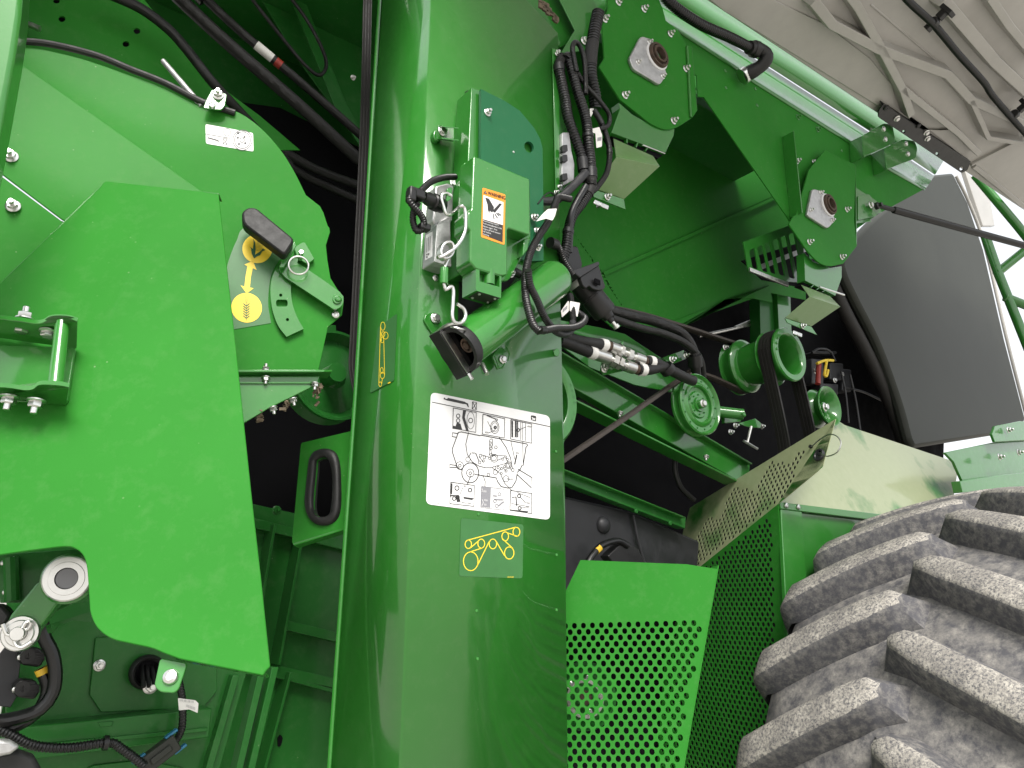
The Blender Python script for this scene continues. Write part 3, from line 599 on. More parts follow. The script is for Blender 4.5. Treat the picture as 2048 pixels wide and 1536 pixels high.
for r_ in range(9):
    for c_ in range(5):
        k.fill([z7(*p) for p in circ(406 + c_ * 14 + r_ * -1.5 + 6, 432 + r_ * 15 + c_ * 2, 3.4, 4.2, 6)])
k.line([z7(290, 1322), z7(290, 1120)], .9)
for r_ in range(6):
    y = 1140 + r_ * 27
    for s_ in (-1, 1): k.line([z7(290 + s_ * 2, y + 22), z7(290 + s_ * 34, y - 6)], 1.9)
for x in (-16, 0, 16): k.line([z7(290 + x * .5, 1130), z7(294 + x, 1050)], .6)
k.build('crop_symbols', 'decal_ink', cdl)
# detent sector
sec = sheet('detent_sector', [z7(*p) for p in curve([(730, 1500), (640, 1380), (580, 1220), (555, 1050), (560, 900), (600, 780), (660, 690), (700, 640)]) + curve([(860, 640), (815, 800), (780, 920), (785, 1080), (820, 1220), (870, 1330), (918, 1412)])], PH, .008, 'green_paint', ho, 0, .0085,
    [[z7(*p) for p in circ(666, 1044, 18, 18, 12)], [z7(*p) for p in circ(740, 1312, 18, 18, 12)], [z7(*p) for p in rounded([(615, 1092), (742, 1092), (742, 1170), (615, 1170)], 30, 4)]])
sheet('stop_plate', [z7(*p) for p in rounded([(810, 520), (900, 462), (935, 462), (1040, 645), (960, 705), (850, 640)], 12)], PH, .009, 'green_paint', ho, .001, .0095)
bolt(*z7(1268, 1262), PH, .0075, ho, 'button', .001, name='rivet')
# clip bracket at the top edge, with grey rod
cb = sheet('clip_bracket', rounded([(424, 178), (454, 188), (450, 212), (442, 220), (406, 216), (412, 200)], 4), PH, .004, 'green_paint', ho, .001, .02)
bolt(436, 190, PH, .0078, ho, 'nut', .021); bolt(424, 211, PH, .0062, ho, 'button', .021)
m = MB(); m.tube([PH.at(326, 122, -.03), PH.at(404, 213, .0)], .0052, 14, smooth=False); m.build('rod', 'cast_alloy', ho, bevel=.0006)
# lower flange and gusset with fasteners and chaff
m = MB(); q = [PH.at(440, 744, .045), PH.at(648, 744, .045), PH.at(664, 744, .034), PH.at(655, 757, .0), PH.at(440, 760, .0)]; m.prism(q, UP * .004); m.build('lower_flange', 'green_paint', ho, bevel=.0008)
sheet('gusset', [(440, 752), (640, 752), (632, 770), (540, 815), (488, 846), (440, 872)], PH, .004, 'green_paint', ho, .001, .03)
sheet('gusset_rim', [(440, 764), (632, 764), (633, 767), (440, 767)], PH, .003, 'green_paint', ho, .0005, .033)
for x, y, a_, o_ in ((531, 741, (0, 0, 1), .035), (532, 754, (0, 0, -1), .035), (630, 766, (0, 0, -1), .036), (586, 798, (.3, 0, -1), .03), (546, 815, (.3, 0, -1), .03)): bolt(x, y, PH, .0058, ho, 'nut', o_, a_)
m = MB()
for cx, cy, n_ in ((634, 783, 15), (572, 812, 9), (522, 834, 7)):
    for i in range(n_):
        c = PH.at(cx + random.gauss(0, 4), cy + random.gauss(0, 7), .022 + random.uniform(-.006, .006)); a_, b_ = Vector((random.gauss(0, 1), random.gauss(0, 1), random.gauss(0, 1))).normalized(), Vector((random.gauss(0, 1), random.gauss(0, 1), random.gauss(0, 1)))
        b_ = (b_ - a_ * b_.dot(a_)).normalized(); m.box(c, a_ * .005, b_ * .0022, a_.cross(b_) * .0013)
ch = m.build('chaff', 'straw', ho); ch['kind'] = 'stuff'
# ================================================================== crop selector lever
lv = thing('selector_lever', 'green selector lever with black rubber grip above the yellow crop symbols', 'lever', PH.at(675, 600, .02))
sheet('arm', [z7(*p) for p in rounded([(640, 720), (690, 690), (745, 640), (860, 700), (960, 760), (1180, 910), (1330, 1020)], 14)] + [z7(*p) for p in curve([(1355, 1060), (1350, 1130), (1310, 1180), (1250, 1195), (1190, 1160)])] + [z7(720, 850), z7(650, 770)], PH, .006, 'green_paint', lv, .0012, .018)
fl_ = [PH.at(*z7(*p), .018) for p in ((645, 715), (735, 605), (830, 450), (840, 500), (800, 600), (720, 700))]
sheet('arm_bend', [z7(*p) for p in ((650, 740), (690, 640), (820, 445), (838, 500), (760, 640), (700, 740))], PH, .005, 'green_paint', lv, .001, .03)
gp = [z7(*p) for p in rounded([(238, 130), (300, 78), (395, 78), (826, 432), (712, 612), (250, 262)], 62, 6)]
sheet('grip', gp, PH, .026, 'black_rubber', lv, .004, .052)
sheet('pivot_washer', [z7(*p) for p in circ(1288, 1082, 52, 56, 20)], PH, .004, 'green_paint', lv, .001, .021); bolt(*z7(1296, 1085), PH, .0062, lv, 'button', .021, mat='green_paint', name='pivot')
m = MB(); c = PH.at(*z7(862, 718), .034); u_, v_ = PH.axes(); m.tube([c + (u_ * math.cos(R(w)) * .0166 + (v_ * .98 - PH.n * .15) * math.sin(R(w)) * .0166) for w in range(0, 366, 12)], .0018, 8, step=.003); m.build('pull_ring', 'zinc', lv)
m = MB(); q = PH.at(*z7(880, 650), .018); m.tube([q, q - PH.n * .022 + UP * .004], .0042, 14, smooth=False); m.build('plunger', 'zinc', lv, bevel=.0006)
# ================================================================== green tube at the far left edge
ed = thing('corner_tube', 'pale green square tube running down the upper left edge', 'frame tube', at_depth(0, 260, .75))
PE = Plane(at_depth(10, 100, .8), Vector((.3, -.95, 0)))
sheet('tube', [(-120, -80), (48, -80), (40, 30), (28, 110), (2, 250), (-60, 560), (-180, 560)], PE, .04, 'green_paint', ed, .006)
# ================================================================== dark bay behind the housing
cu = thing('bay_shade_sheet', 'added black shade curtain hanging deep in the bay behind the housing', 'backdrop', PA(.8).at(560, 1000))  # black sheet added where the bay lies in deep shade
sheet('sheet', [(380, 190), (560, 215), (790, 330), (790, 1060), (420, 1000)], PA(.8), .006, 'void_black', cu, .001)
sheet('bottom_strip', [(420, 996), (800, 1056), (800, 1068), (420, 1008)], PA(.795), .01, 'void_black', cu, .001)
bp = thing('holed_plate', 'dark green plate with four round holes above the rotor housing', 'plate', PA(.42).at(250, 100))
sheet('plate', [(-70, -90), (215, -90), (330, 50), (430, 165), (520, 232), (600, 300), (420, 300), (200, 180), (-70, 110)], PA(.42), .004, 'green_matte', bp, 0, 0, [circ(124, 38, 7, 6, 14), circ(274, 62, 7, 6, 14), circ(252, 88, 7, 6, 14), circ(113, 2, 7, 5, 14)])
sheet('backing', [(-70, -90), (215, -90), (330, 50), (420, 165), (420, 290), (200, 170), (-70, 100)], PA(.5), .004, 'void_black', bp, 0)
m = MB(); m.tube([PA(.4).at(44, 43), PA(.39).at(80, 58)], .006, 8, smooth=False); m.build('stud', 'steel', bp)
ip = thing('inner_plate', 'dark green folded plate deep behind the hydraulic hoses at the top', 'plate', PA(.66).at(650, 120))
sheet('plate', [(470, -90), (790, -90), (790, 330), (735, 300), (680, 235), (590, 110)], PA(.66), .004, 'shaded_green', ip, .001)
sheet('flange', [(560, -60), (585, -60), (690, 200), (735, 290), (722, 296), (668, 210)], PA(.6), .006, 'shaded_green', ip, .001)
for x, y in ((706, 155), (716, 48)): bolt(x, y, PA(.6), .006, ip, 'nut', .002, (.6, -.6, -.3))
def hose(name, label, pts, r, mat='black_rubber', corr=0, cat='hose', bands=(), group=None, seg=12):
    """pts: (px, py, d) with d metres behind the post face; top-level when label is given"""
    P = [PA(d).at(x, y) for x, y, d in pts]
    if not bands:
        m = MB(); m.tube(P, r, seg, corr); o = m.build(name, mat); tag(o, label, cat, group); return o
    t = thing(name, label, cat, P[0], group); m = MB(); m.tube(P, r, seg, corr); m.build('sleeve' if corr else 'hose_body', mat, t)
    for a_, b_, rr_, mt, nm in bands:
        pl = spline(P, .008); L = len(pl) - 1; q = pl[int(a_ * L):max(int(a_ * L) + 2, int(b_ * L) + 1)]
        m = MB(); m.tube(q, r * rr_, 14, smooth=False); m.build(nm, mt, t)
    return t
hose('rubber_hose', 'smooth black hose curving down to the clip bracket, upper left', [(200, -20, .36), (278, 15, .36), (334, 56, .36), (371, 96, .36), (427, 167, .36), (490, 235, .4), (580, 330, .5)], .0105)
hose('hydraulic_hose', 'thick black hydraulic hose, lower one of the diagonal pair', [(330, -30, .5), (450, 82, .5), (600, 212, .5), (745, 345, .5)], .016)
hose('hydraulic_hose', 'black hydraulic hose with red and white band, upper one of the diagonal pair', [(372, -40, .5), (480, 62, .5), (610, 172, .5), (760, 305, .5)], .011, bands=((.36, .44, 1.04, 'tag_white', 'white_band'), (.45, .48, 1.06, 'red_part', 'red_band'), (.06, .10, 1.9, 'black_plastic', 'clamp')))
hose('cable', 'thin black cable looping at the top beside the post', [(490, -20, .55), (560, 70, .55), (610, 130, .55), (640, 150, .55), (652, 120, .55), (620, 50, .55), (570, -20, .55)], .005)
hose('return_hose', 'black hose low in the dark gap behind the belt, upper', [(470, 240, .6), (600, 322, .6), (660, 350, .6), (760, 385, .6)], .012, bands=((.3, .34, 1.3, 'black_plastic', 'clamp'),))
hose('return_hose', 'black hose low in the dark gap behind the belt, lower', [(530, 290, .62), (600, 345, .62), (660, 375, .62), (760, 420, .62)], .012)
# drive belt in front of the dark gap
bt = thing('drive_belt', 'tall ribbed black drive belt just left of the post', 'belt', at_depth(708, 740, 1.36))
P = [at_depth(x, y, 1.5) for x, y in ((737, -60), (735, 0), (729, 250), (718, 500), (709, 690), (708, 740), (720, 800))]
m = MB(); wv = Vector((.95, .3, 0)); m.ribbon(P, wv * .0105, .004, .02); m.build('strap', 'belt_rubber', bt)
for i in (-1, 0, 1):
    m = MB(); m.tube([p + wv * .0068 * i - Vector((-.3, .95, 0)) * .004 for p in P], .0026, 6, step=.02); m.build('rib', 'belt_rubber', bt)
pu = thing('belt_pulley', 'dark green belt pulley deep in the bay left of the post', 'pulley', PA(.45).at(665, 750))
m = MB(); m.lathe(PA(.45).at(668, 752), N_IN, [(.02, -.01), (.03, 0), (.085, .012), (.10, -.012), (.106, -.012), (.106, .0), (.09, .02), (.09, .035), (.106, .052), (.0, .052)], 40, True); m.build('rim', 'shaded_green', pu)
m = MB(); m.lathe(PA(.44).at(660, 752), N_IN, [(.0, -.04), (.022, -.04), (.022, .02)], 20); m.build('hub', 'shaded_green', pu)
for x, y in ((662, 690), (690, 720)): 
    o = sheet('spoke', [(x - 14, y - 40), (x + 10, y - 40), (x + 14, y + 50), (x - 8, y + 50)], PA(.46), .01, 'shaded_green', pu)
# ================================================================== handle plate
PHN = Plane(PB.at(700, 960, -.03), Vector((.22, .97, -.05)))
hp = thing('handle_plate', 'green plate with long black rubber ringed hand hole, left of the post', 'handle plate', PHN.at(640, 1080))
inn = curve(z2((1710, 975), (1735, 960), (1770, 966), (1788, 1010), (1795, 1100), (1788, 1220), (1775, 1268), (1740, 1277), (1705, 1268), (1692, 1220), (1697, 1130), (1705, 1050)) + z2((1710, 975)))[:-1]
outr = curve(z2((1668, 970), (1695, 925), (1750, 908), (1805, 925), (1832, 985), (1840, 1100), (1838, 1230), (1815, 1295), (1760, 1324), (1700, 1315), (1658, 1270), (1645, 1200), (1655, 1090)) + z2((1668, 970)))[:-1]
sheet('plate', rounded([(602, 886), (720, 858), (715, 1051), (587, 1092), (584, 1082)], 5), PHN, .004, 'green_matte', hp, 0, 0, [inn])
m = MB()
vo_ = [PHN.at(x, y) for x, y in outr]; vi_ = [PHN.at(x, y) for x, y in inn]
def smp(l, n): 
    q = l + [l[0]]; return resample(q, sum((q[i + 1] - q[i]).length for i in range(len(q) - 1)) / n)[:-1]
vo_, vi_ = smp(vo_, 64), smp(vi_, 64); nn = PHN.n
rows = [vo_, [o.lerp(i, .12) - nn * .007 for o, i in zip(vo_, vi_)], [o.lerp(i, .4) - nn * .009 for o, i in zip(vo_, vi_)], [o.lerp(i, .75) - nn * .009 for o, i in zip(vo_, vi_)], [o.lerp(i, .95) - nn * .005 for o, i in zip(vo_, vi_)], [i + nn * .012 for i in vi_]]
m.add([p for r_ in rows for p in r_], [(a_ * 64 + i, a_ * 64 + (i + 1) % 64, (a_ + 1) * 64 + (i + 1) % 64, (a_ + 1) * 64 + i) for a_ in range(5) for i in range(64)]); m.build('rubber_ring', 'black_rubber', hp, 60)
m = MB(); q = [PHN.at(586, 1090), PHN.at(715, 1050)]; m.prism([q[0], q[1], q[1] + nn * .02 - UP * .004, q[0] + nn * .02 - UP * .004], UP * .003); m.build('lip', 'green_paint', hp, bevel=.0005)
# ================================================================== LOWER LEFT bay
z3 = lambda *p: [(x / 2.866, 1000 + y / 2.866) for x, y in p]
lw = thing('bay_wall', 'green inner bay wall with chamfered access plate, lower left', 'inner wall', PA(.32).at(250, 1500))
sheet('wall', [(14, 1060), (340, 1060), (500, 1320), (440, 1536), (400, 1750), (10, 1750)], PA(.32), .004, 'shaded_green', lw, .001)
sheet('access_plate', rounded(z3((548, 790), (700, 780), (1240, 890), (1245, 1095), (1165, 1190), (580, 1217), (514, 1118)), 3), PA(.32), .004, 'shaded_green', lw, .001, .006)
bolt(*z3((570, 948))[0], PA(.32), .007, lw, 'nut', .007)
m = MB(); q = [PA(.32).at(x, y, .05) for x, y in z3((-30, 1318), (1216, 1192))]; m.prism([q[0], q[1], q[1] + N_IN * .05, q[0] + N_IN * .05], -UP * .045); m.build('cross_beam', 'shaded_green', lw, bevel=.002)
m = MB(); q = [PA(.32).at(x, y, .055) for x, y in z3((-30, 1424), (1190, 1304))]; m.prism([q[0], q[1], q[1] + N_IN * .055, q[0] + N_IN * .055], -UP * .006); m.build('beam_lip', 'shaded_green', lw, bevel=.001)
sheet('lower_plate', rounded(z3((500, 1540), (540, 1520), (820, 1490), (1050, 1536), (1050, 1700), (500, 1700)), 4), PA(.32), .004, 'shaded_green', lw, .001, .005)
sheet('weld_tab', z3((560, 1275), (650, 1268), (640, 1298), (575, 1302)), PA(.27), .004, 'shaded_green', lw, .001, .002)
for i, (a_, b_) in enumerate((((1335, 1005), (1150, 1640)), ((1480, 1000), (1330, 1640)), ((1560, 960), (1400, 1640)))):
    m = MB(); q = [PA(.30).at(*z3(a_)[0]), PA(.30).at(*z3(b_)[0])]; m.prism([q[0], q[1], q[1] + M_DIR * .012, q[0] + M_DIR * .012], N_IN * .03); m.build('edge_channel', 'shaded_green', lw, bevel=.001)
dp = thing('recess_panel', 'dark green ribbed recess panel between shield and post, low down', 'recess panel', PA(.55).at(600, 1500))
sheet('panel', [(470, 1000), (740, 1060), (740, 1750), (380, 1750), (450, 1330)], PA(.55), .004, 'shaded_green', dp, .001)
for i, (p_, q_) in enumerate((((500, 1034), (720, 1090)), ((572, 1240), (720, 1276)), ((552, 1330), (720, 1368)), ((545, 1345), (720, 1392)))):
    a_, b_ = PA(.52).at(*p_), PA(.52).at(*q_); m = MB(); m.prism([a_, b_, b_ + N_IN * .03, a_ + N_IN * .03], -UP * (.02 if i != 3 else .008)); m.build('rib', 'shaded_green', dp, bevel=.001)
for p_, q_ in (((548, 1048), (500, 1330)), ((603, 1072), (556, 1330)), ((580, 1345), (500, 1640))):
    a_, b_ = PA(.5).at(*p_), PA(.5).at(*q_); m = MB(); m.prism([a_, b_, b_ + M_DIR * .006, a_ + M_DIR * .006], N_IN * .05); m.build('upright_rib', 'shaded_green', dp, bevel=.001)
sheet('slot_hole', rounded([(555, 1476), (561, 1468), (566, 1476), (562, 1492), (556, 1494)], 3), PA(.55), .002, 'void_black', dp, 0, .003)
bolt(553, 1021, PA(.52), .008, dp, 'nut', .002, mat='shaded_green')
# pivot arm with bushing and cotter pin
PK = Plane(at_depth(130, 1157, .98), Vector((.36, -.93, .0)))
pv = thing('pivot_arm', 'green pivot arm with bright zinc bushing and cotter pin, lower left', 'pivot arm', PK.at(110, 1200))
c = PK.at(133, 1157); ax = -PK.n
m = MB(); m.lathe(c, ax, [(.0135, -.004), (.0135, .0015), (.0205, .0015), (.021, .0), (.0268, .0), (.0285, -.002), (.0285, -.02)], 36, False); m.build('bushing', 'zinc', pv, 40)
m = MB(); m.lathe(c, ax, [(.0, -.001), (.0125, -.001), (.0132, -.003), (.0132, -.02)], 28, False); m.build('shaft', 'dark_steel', pv, 40)
m = MB(); m.lathe(c, ax, [(.0318, -.09), (.0318, -.012), (.029, -.009), (.0275, -.009)], 36, False); m.build('barrel', 'green_paint', pv, 40)
sheet('arm', z3((205, 480), (270, 440), (350, 575), (185, 790)) + z3((140, 835), (60, 840), (18, 800), (20, 750), (60, 660)), PK, .03, 'green_paint', pv, .003, -.012)
q = PK.at(38, 1267)
m = MB(); m.lathe(q, ax, [(.0, .012), (.0075, .012), (.0085, .010), (.0085, -.002)], 20, False); m.build('pin', 'zinc', pv)
m = MB(); m.lathe(q, ax, [(.009, -.009), (.009, -.004), (.02, -.004), (.0215, -.007), (.0215, -.012)], 28, False); m.lathe(q, ax, [(.009, -.006), (.009, -.001), (.015, -.001), (.0162, -.003), (.0162, -.006)], 24, False); m.build('washer', 'zinc', pv)
zk = lambda l: [PK.at(x / 2.866, 1000 + y / 2.866, .006) for x, y in l]
m = MB(); m.tube(zk([(15, 712), (40, 770), (80, 770), (120, 745), (150, 700), (178, 705), (160, 740), (120, 752), (80, 790), (95, 835), (130, 842), (180, 812)]), .0024, 8, step=.003); m.build('cotter_pin', 'zinc', pv)
sheet('support_plate', z3((40, 310), (480, 280), (500, 340), (495, 560), (300, 650), (140, 590), (0, 590), (-30, 320)), PK, .004, 'shaded_green', pv, .001, -.07)
for x, y in z3((75, 362), (85, 528)): bolt(x, y, PK, .0068, pv, 'nut', -.068, (-.9, -.3, 0))
m = MB(); q = [PK.at(*p, -.06) for p in z3((62, 330), (70, 580))]; m.tube(q, .009, 10, smooth=False); m.build('hinge_rod', 'shaded_green', pv)
sheet('tongue', z3((260, 720), (520, 640), (540, 660), (520, 700), (420, 690), (340, 720), (305, 760), (275, 765)), PK, .004, 'shaded_green', pv, .001, -.09, [z3(*circ(300, 727, 15, 15, 10))])
# electrics lower left
el = thing('relay_panel', 'black electrical panel with two sockets, lower left edge', 'electrical panel', PA(.26).at(40, 1350))
sheet('panel', z3((40, 830), (130, 850), (110, 1000), (95, 1130), (60, 1190), (-20, 1180), (0, 880)), PA(.29), .006, 'dark_grey', el, .001)
for cx, cy in ((180, 900), (150, 1085)):
    s_ = sheet('socket', rounded(z3((cx - 75, cy - 20), (cx - 20, cy - 60), (cx + 60, cy - 50), (cx + 80, cy + 10), (cx + 50, cy + 60), (cx - 60, cy + 45)), 8), PA(.28), .035, 'black_plastic', el, .003, .035)
    m = MB(); m.lathe(PA(.28).at(*z3((cx - 22, cy - 5))[0], .035), -N_IN, [(.004, 0), (.004, .004), (.010, .004), (.010, 0)], 16, False); 
    for j in range(3): m.box(PA(.28).at(*z3((cx + 30, cy - 18 + j * 16))[0], .036), M_DIR * .010, UP * .0018, N_IN * .002)
    m.build('terminal', 'black_plastic', s_)
    bolt(*z3((cx - 66, cy + 2))[0], PA(.28), .004, s_, 'button', .036, name='screw')
hose('cable_bundle', 'thick black cable bundle curving down past the two sockets', [(x, y, .2) for x, y in z3((235, 700), (255, 790), (300, 880), (318, 1000), (300, 1110), (230, 1200), (100, 1250), (-60, 1275))], .0095, 'loom', bands=((.02, .1, 1.08, 'belt_rubber', 'wrap'),))
hose('cable_bundle', 'black cable bundle with yellow tape below the upper socket', [(x, y, .22) for x, y in z3((235, 965), (262, 1030), (268, 1110), (200, 1230), (60, 1310), (-60, 1330))], .0085, 'loom', bands=((.0, .05, 1.06, 'yellow_tape', 'tape'),))
hose('corrugated_conduit', 'thin corrugated black conduit along the bottom left beam', [(x, y, .2) for x, y in z3((-60, 1290), (60, 1345), (200, 1408), (400, 1420), (620, 1392), (700, 1428), (830, 1525))], .0068, 'loom', .0045, bands=((.70, .73, 1.5, 'black_plastic', 'clip'),))
gr = thing('cable_grommet', 'black round grommet with cable leads behind the shield tab', 'grommet', PA(.3).at(300, 1340))
c = PA(.3).at(*z3((838, 985))[0]); m = MB(); m.lathe(c, -N_IN, [(.019, 0), (.019, .012), (.023, .016), (.027, .012), (.027, 0)], 36, False); m.build('ring', 'black_rubber', gr, 50)
m = MB(); m.lathe(c, -N_IN, [(.0, .002), (.019, .002)], 36, False); m.build('hole', 'void_black', gr)
m = MB()
for dx in (-.008, .0, .008): m.tube([c + M_DIR * dx + UP * .01, c + M_DIR * dx - UP * .02 - N_IN * .03], .0035, 10, smooth=False)
m.build('lead', 'black_plastic', gr)
bolt(*z3((862, 1068))[0], PA(.3), .009, gr, 'nut', .014)
cbl = thing('tagged_cable', 'black cable with white bar code tag and grey blue connector, bottom left', 'cable', PA(.22).at(365, 1400))
m = MB(); m.tube([PA(.24).at(*p) for p in z3((1010, 1000), (1030, 1060), (1045, 1150), (1046, 1280), (1030, 1340), (1005, 1385))], .0062, 10, .0045); m.build('sleeve', 'loom', cbl)
tg = sheet('tag', rounded(z3((1020, 1135), (1120, 1148), (1138, 1165), (1133, 1221), (1085, 1200), (1026, 1206)), 2), PA(.22), .0006, 'tag_white', cbl, 0, .008)
k = Ink(PA(.22), .0095)
for i in range(12): k.line(z3((1030 + i * 7, 1140 + i * 1), (1030 + i * 7, 1153 + i * 1)), .35 + (i % 3) * .3); k.line(z3((1068 + i * 4.4, 1172 + i * 1.4), (1068 + i * 4.4, 1186 + i * 1.6)), .3 + (i % 2) * .4)
k.build('print', 'ink_grey', tg)
for cc, l_, w_, mt in (((925, 1448), 95, 34, 'dark_grey'),):
    a_, b_ = PA(.22).at(*z3((1010, 1380))[0]), PA(.22).at(*z3((815, 1530))[0]); d_ = (b_ - a_).normalized(); s_ = d_.cross(N_IN).normalized()
    m = MB(); m.box((a_ + b_) / 2, d_ * (b_ - a_).length * .5, s_ * .013, N_IN * .010); m.box((a_ + b_) / 2 - N_IN * .010, d_ * (b_ - a_).length * .3, s_ * .005, N_IN * .004); m.build('connector', 'tank_grey', cbl, bevel=.002)
    for t_ in (0.02, .97):
        for e in (-1, 1): m = MB(); m.box(a_.lerp(b_, t_) + s_ * .014 * e, d_ * .010, s_ * .002, N_IN * .005); m.build('clip', 'blue_clip', cbl, bevel=.001)
lo = thing('lamp_corner', 'grey and black lamp corner at the bottom left edge', 'lamp', PA(.1).at(20, 1520))
sheet('lens', z3((-40, 1370), (60, 1380), (120, 1415), (60, 1460), (-40, 1480)), PA(.12), .02, 'cast_alloy', lo, .004)
sheet('rubber_mount', z3((-40, 1460), (90, 1430), (200, 1470), (250, 1560), (240, 1700), (-40, 1700)), PA(.14), .03, 'black_rubber', lo, .006)
sheet('bumper_cap', z3((-40, 590), (20, 600), (70, 660), (40, 720), (-40, 740)), PK, .03, 'black_rubber', pv, .005, -.03)
# ================================================================== RIGHT TOP: bearing wall, rail, raised shield
q2 = lambda *p: [(1100 + x / 3.413, y / 3.413) for x, y in p]
q3 = lambda *p: [(1448 + x / 3.413, y / 3.413) for x, y in p]
q4 = lambda *p: [(1100 + x / 3.135, 400 + y / 3.135) for x, y in p]
q5 = lambda *p: [(1448 + x / 3.413, 450 + y / 3.413) for x, y in p]
L0 = [(1228, -14), (1252, 0), (1355, 56), (1472, 132), (1510, 161), (1700, 281), (1785, 338), (1852, 376)]
L1 = [(1286, -24), (1300, -14), (1392, 44), (1480, 100), (1532, 133), (1732, 261), (1808, 312), (1868, 352)]
L2 = [(1372, -28), (1390, -16), (1448, 23), (1520, 69), (1580, 108), (1758, 222), (1830, 272), (1890, 315)]
bw = thing('bearing_wall', 'sloping green side wall with shiny folded top rail carrying the two bearing plates', 'side wall', PA(.1).at(1480, 230))
sheet('wall', L0 + [(1845, 380), (1758, 427), (1690, 474), (1600, 474), (1576, 436), (1408, 194), (1396, 193), (1393, 150), (1240, 120), (1205, 30)], PA(.10), .004, 'green_matte', bw, 0)
def loft(name, rows, mat, par, ang=80):
    m = MB(); n = len(rows[0]); m.add([p for r_ in rows for p in r_], [(a * n + i, a * n + i + 1, (a + 1) * n + i + 1, (a + 1) * n + i) for a in range(len(rows) - 1) for i in range(n - 1)])
    o = m.build(name, mat, par, ang); s_ = o.modifiers.new('sheet', 'SOLIDIFY'); s_.thickness = .003; s_.offset = 0; return o
sh = lambda L, dx, dy, d: [PA(d).at(x + dx, y + dy) for x, y in L]
loft('folded_rail', [sh(L0, -3, 5, .0975), sh(L0, 0, 0, .099), sh(L0, 2, -3, .104), sh(L0, 5, -7, .108), [PA(.109).at((a[0] + b[0]) / 2 + 1, (a[1] + b[1]) / 2 - 1) for a, b in zip(L0, L1)], sh(L1, 0, 0, .110)], 'green_paint', bw)
loft('upper_band', [sh(L1, 2, -3, .098), sh(L2, 6, -9, .10)], 'green_paint', bw)
for x, y in q3((788, 682), (1372, 1072), (670, 745)): bolt(x, y, PA(.15), .008, bw, 'button', .002, mat='green_paint', name='rivet')
for x, y in q2((1195, 485), (1200, 600), (1400, 607), (1412, 720), (1990, 1030), (1995, 1100)): bolt(x, y, PA(.1), .006, bw, 'button', 0, mat='green_paint', name='rivet')
for x, y in q2((1690, 800), (1825, 885)): bolt(x, y, PA(.1), .008, bw, 'nut', .001, mat='green_paint')
for x, y in q2((1685, 1100), (1800, 1108), (1640, 1218), (1925, 1235), (2010, 1430)): bolt(x, y, PA(.1), .0085, bw, 'nut', .001)
m = MB(); a_, b_ = PA(.1).at(1564, 274), PA(.1).at(1580, 436); m.prism([a_, b_, b_ - N_IN * .045, a_ - N_IN * .045], M_DIR * .004); m.build('stiffener', 'green_paint', bw, bevel=.001)
sheet('end_lug', q3((870, 1260), (1040, 1370), (1080, 1450), (960, 1480), (1010, 1510), (860, 1530)), PA(.08), .006, 'green_paint', bw, .001)
# bearing plates
def ring_curve(*p): return q2(*p)
b1 = thing('bearing_plate', 'large green bearing plate with flanged bearing at the top right of the post', 'bearing plate', PA(.05).at(1290, 250))
P1 = PA(.055)
sheet('plate', q2((392, -40), (730, -40), (770, 60), (792, 140)) + curve(q2((792, 140), (880, 215), (930, 310))) + q2((972, 322), (1007, 752), (975, 800)) + curve(q2((975, 800), (900, 850), (850, 875), (790, 884), (700, 850), (600, 775), (480, 680)))[1:] + q2((335, 455), (372, 395), (358, 180), (398, 60)), P1, .006, 'green_matte', b1, .0012)
m = MB(); a_, b_ = P1.at(*q2((972, 322))[0]), P1.at(*q2((1007, 752))[0]); m.prism([a_, b_, b_ + N_IN * .05, a_ + N_IN * .05], -M_DIR * .004); m.build('side_flange', 'green_paint', b1, bevel=.0008)
m = MB(); a_, b_ = P1.at(*q2((935, 318))[0], .003), P1.at(*q2((960, 800))[0], .003); m.tube([a_, b_], .004, 8, smooth=False); m.build('pressed_rib', 'green_paint', b1)
for x, y in q2((465, 15), (640, 62), (372, 130), (820, 232), (925, 470), (510, 650), (842, 825)): bolt(x, y, P1, .0085, b1, 'nut', .001)
def bearing(par, pts, c, pl, r, bolts):
    fl = sheet('bearing_flange', rounded(pts, 6), pl, .010, 'cast_alloy', par, .002, .011)
    C = pl.at(*c); ax = -N_IN
    m = MB(); m.lathe(C, ax, [(r, .008), (r, .020), (r * .96, .024), (r * .80, .024), (r * .78, .020), (r * .7, .020), (r * .68, .028), (r * .52, .028), (r * .52, .006)], 40, False); m.build('bearing_ring', 'rusty', par, 40)
    m = MB(); m.lathe(C, ax, [(r * 1.12, .010), (r * 1.12, .014), (r, .016)], 40, False); m.build('seal', 'print_white', par, 40)
    m = MB(); m.lathe(C, ax, [(.0, .010), (r * .53, .010), (r * .53, .012)], 32, False); m.build('shaft_bore', 'green_paint', par)
    for x, y in bolts: bolt(x, y, pl, .0066, par, 'nut', .011)
bearing(b1, q2((622, 245), (700, 268), (800, 505), (752, 578), (572, 470), (542, 398)), q2((708, 400))[0], P1, .038, q2((678, 288), (600, 425), (770, 520)))
b2 = thing('bearing_plate', 'smaller green bearing plate with flanged bearing, right of the hopper seam', 'bearing plate', PA(.06).at(1645, 470))
P2 = PA(.07)
sheet('plate', [(1592, 430), (1618, 340), (1650, 300), (1712, 330), (1708, 440), (1714, 492), (1687, 527)] + curve([(1687, 527), (1661, 532), (1640, 526), (1618, 505), (1600, 480), (1578, 448)])[1:] + [(1587, 432)], P2, .006, 'green_matte', b2, .0012)
m = MB(); a_, b_ = P2.at(1712, 330), P2.at(1714, 492); m.prism([a_, b_, b_ + N_IN * .05, a_ + N_IN * .05], -M_DIR * .004); m.build('side_flange', 'green_paint', b2, bevel=.0008)
for x, y in ((1618, 484), (1683, 514), (1693, 419)): bolt(x, y, P2, .0085, b2, 'nut', .001)
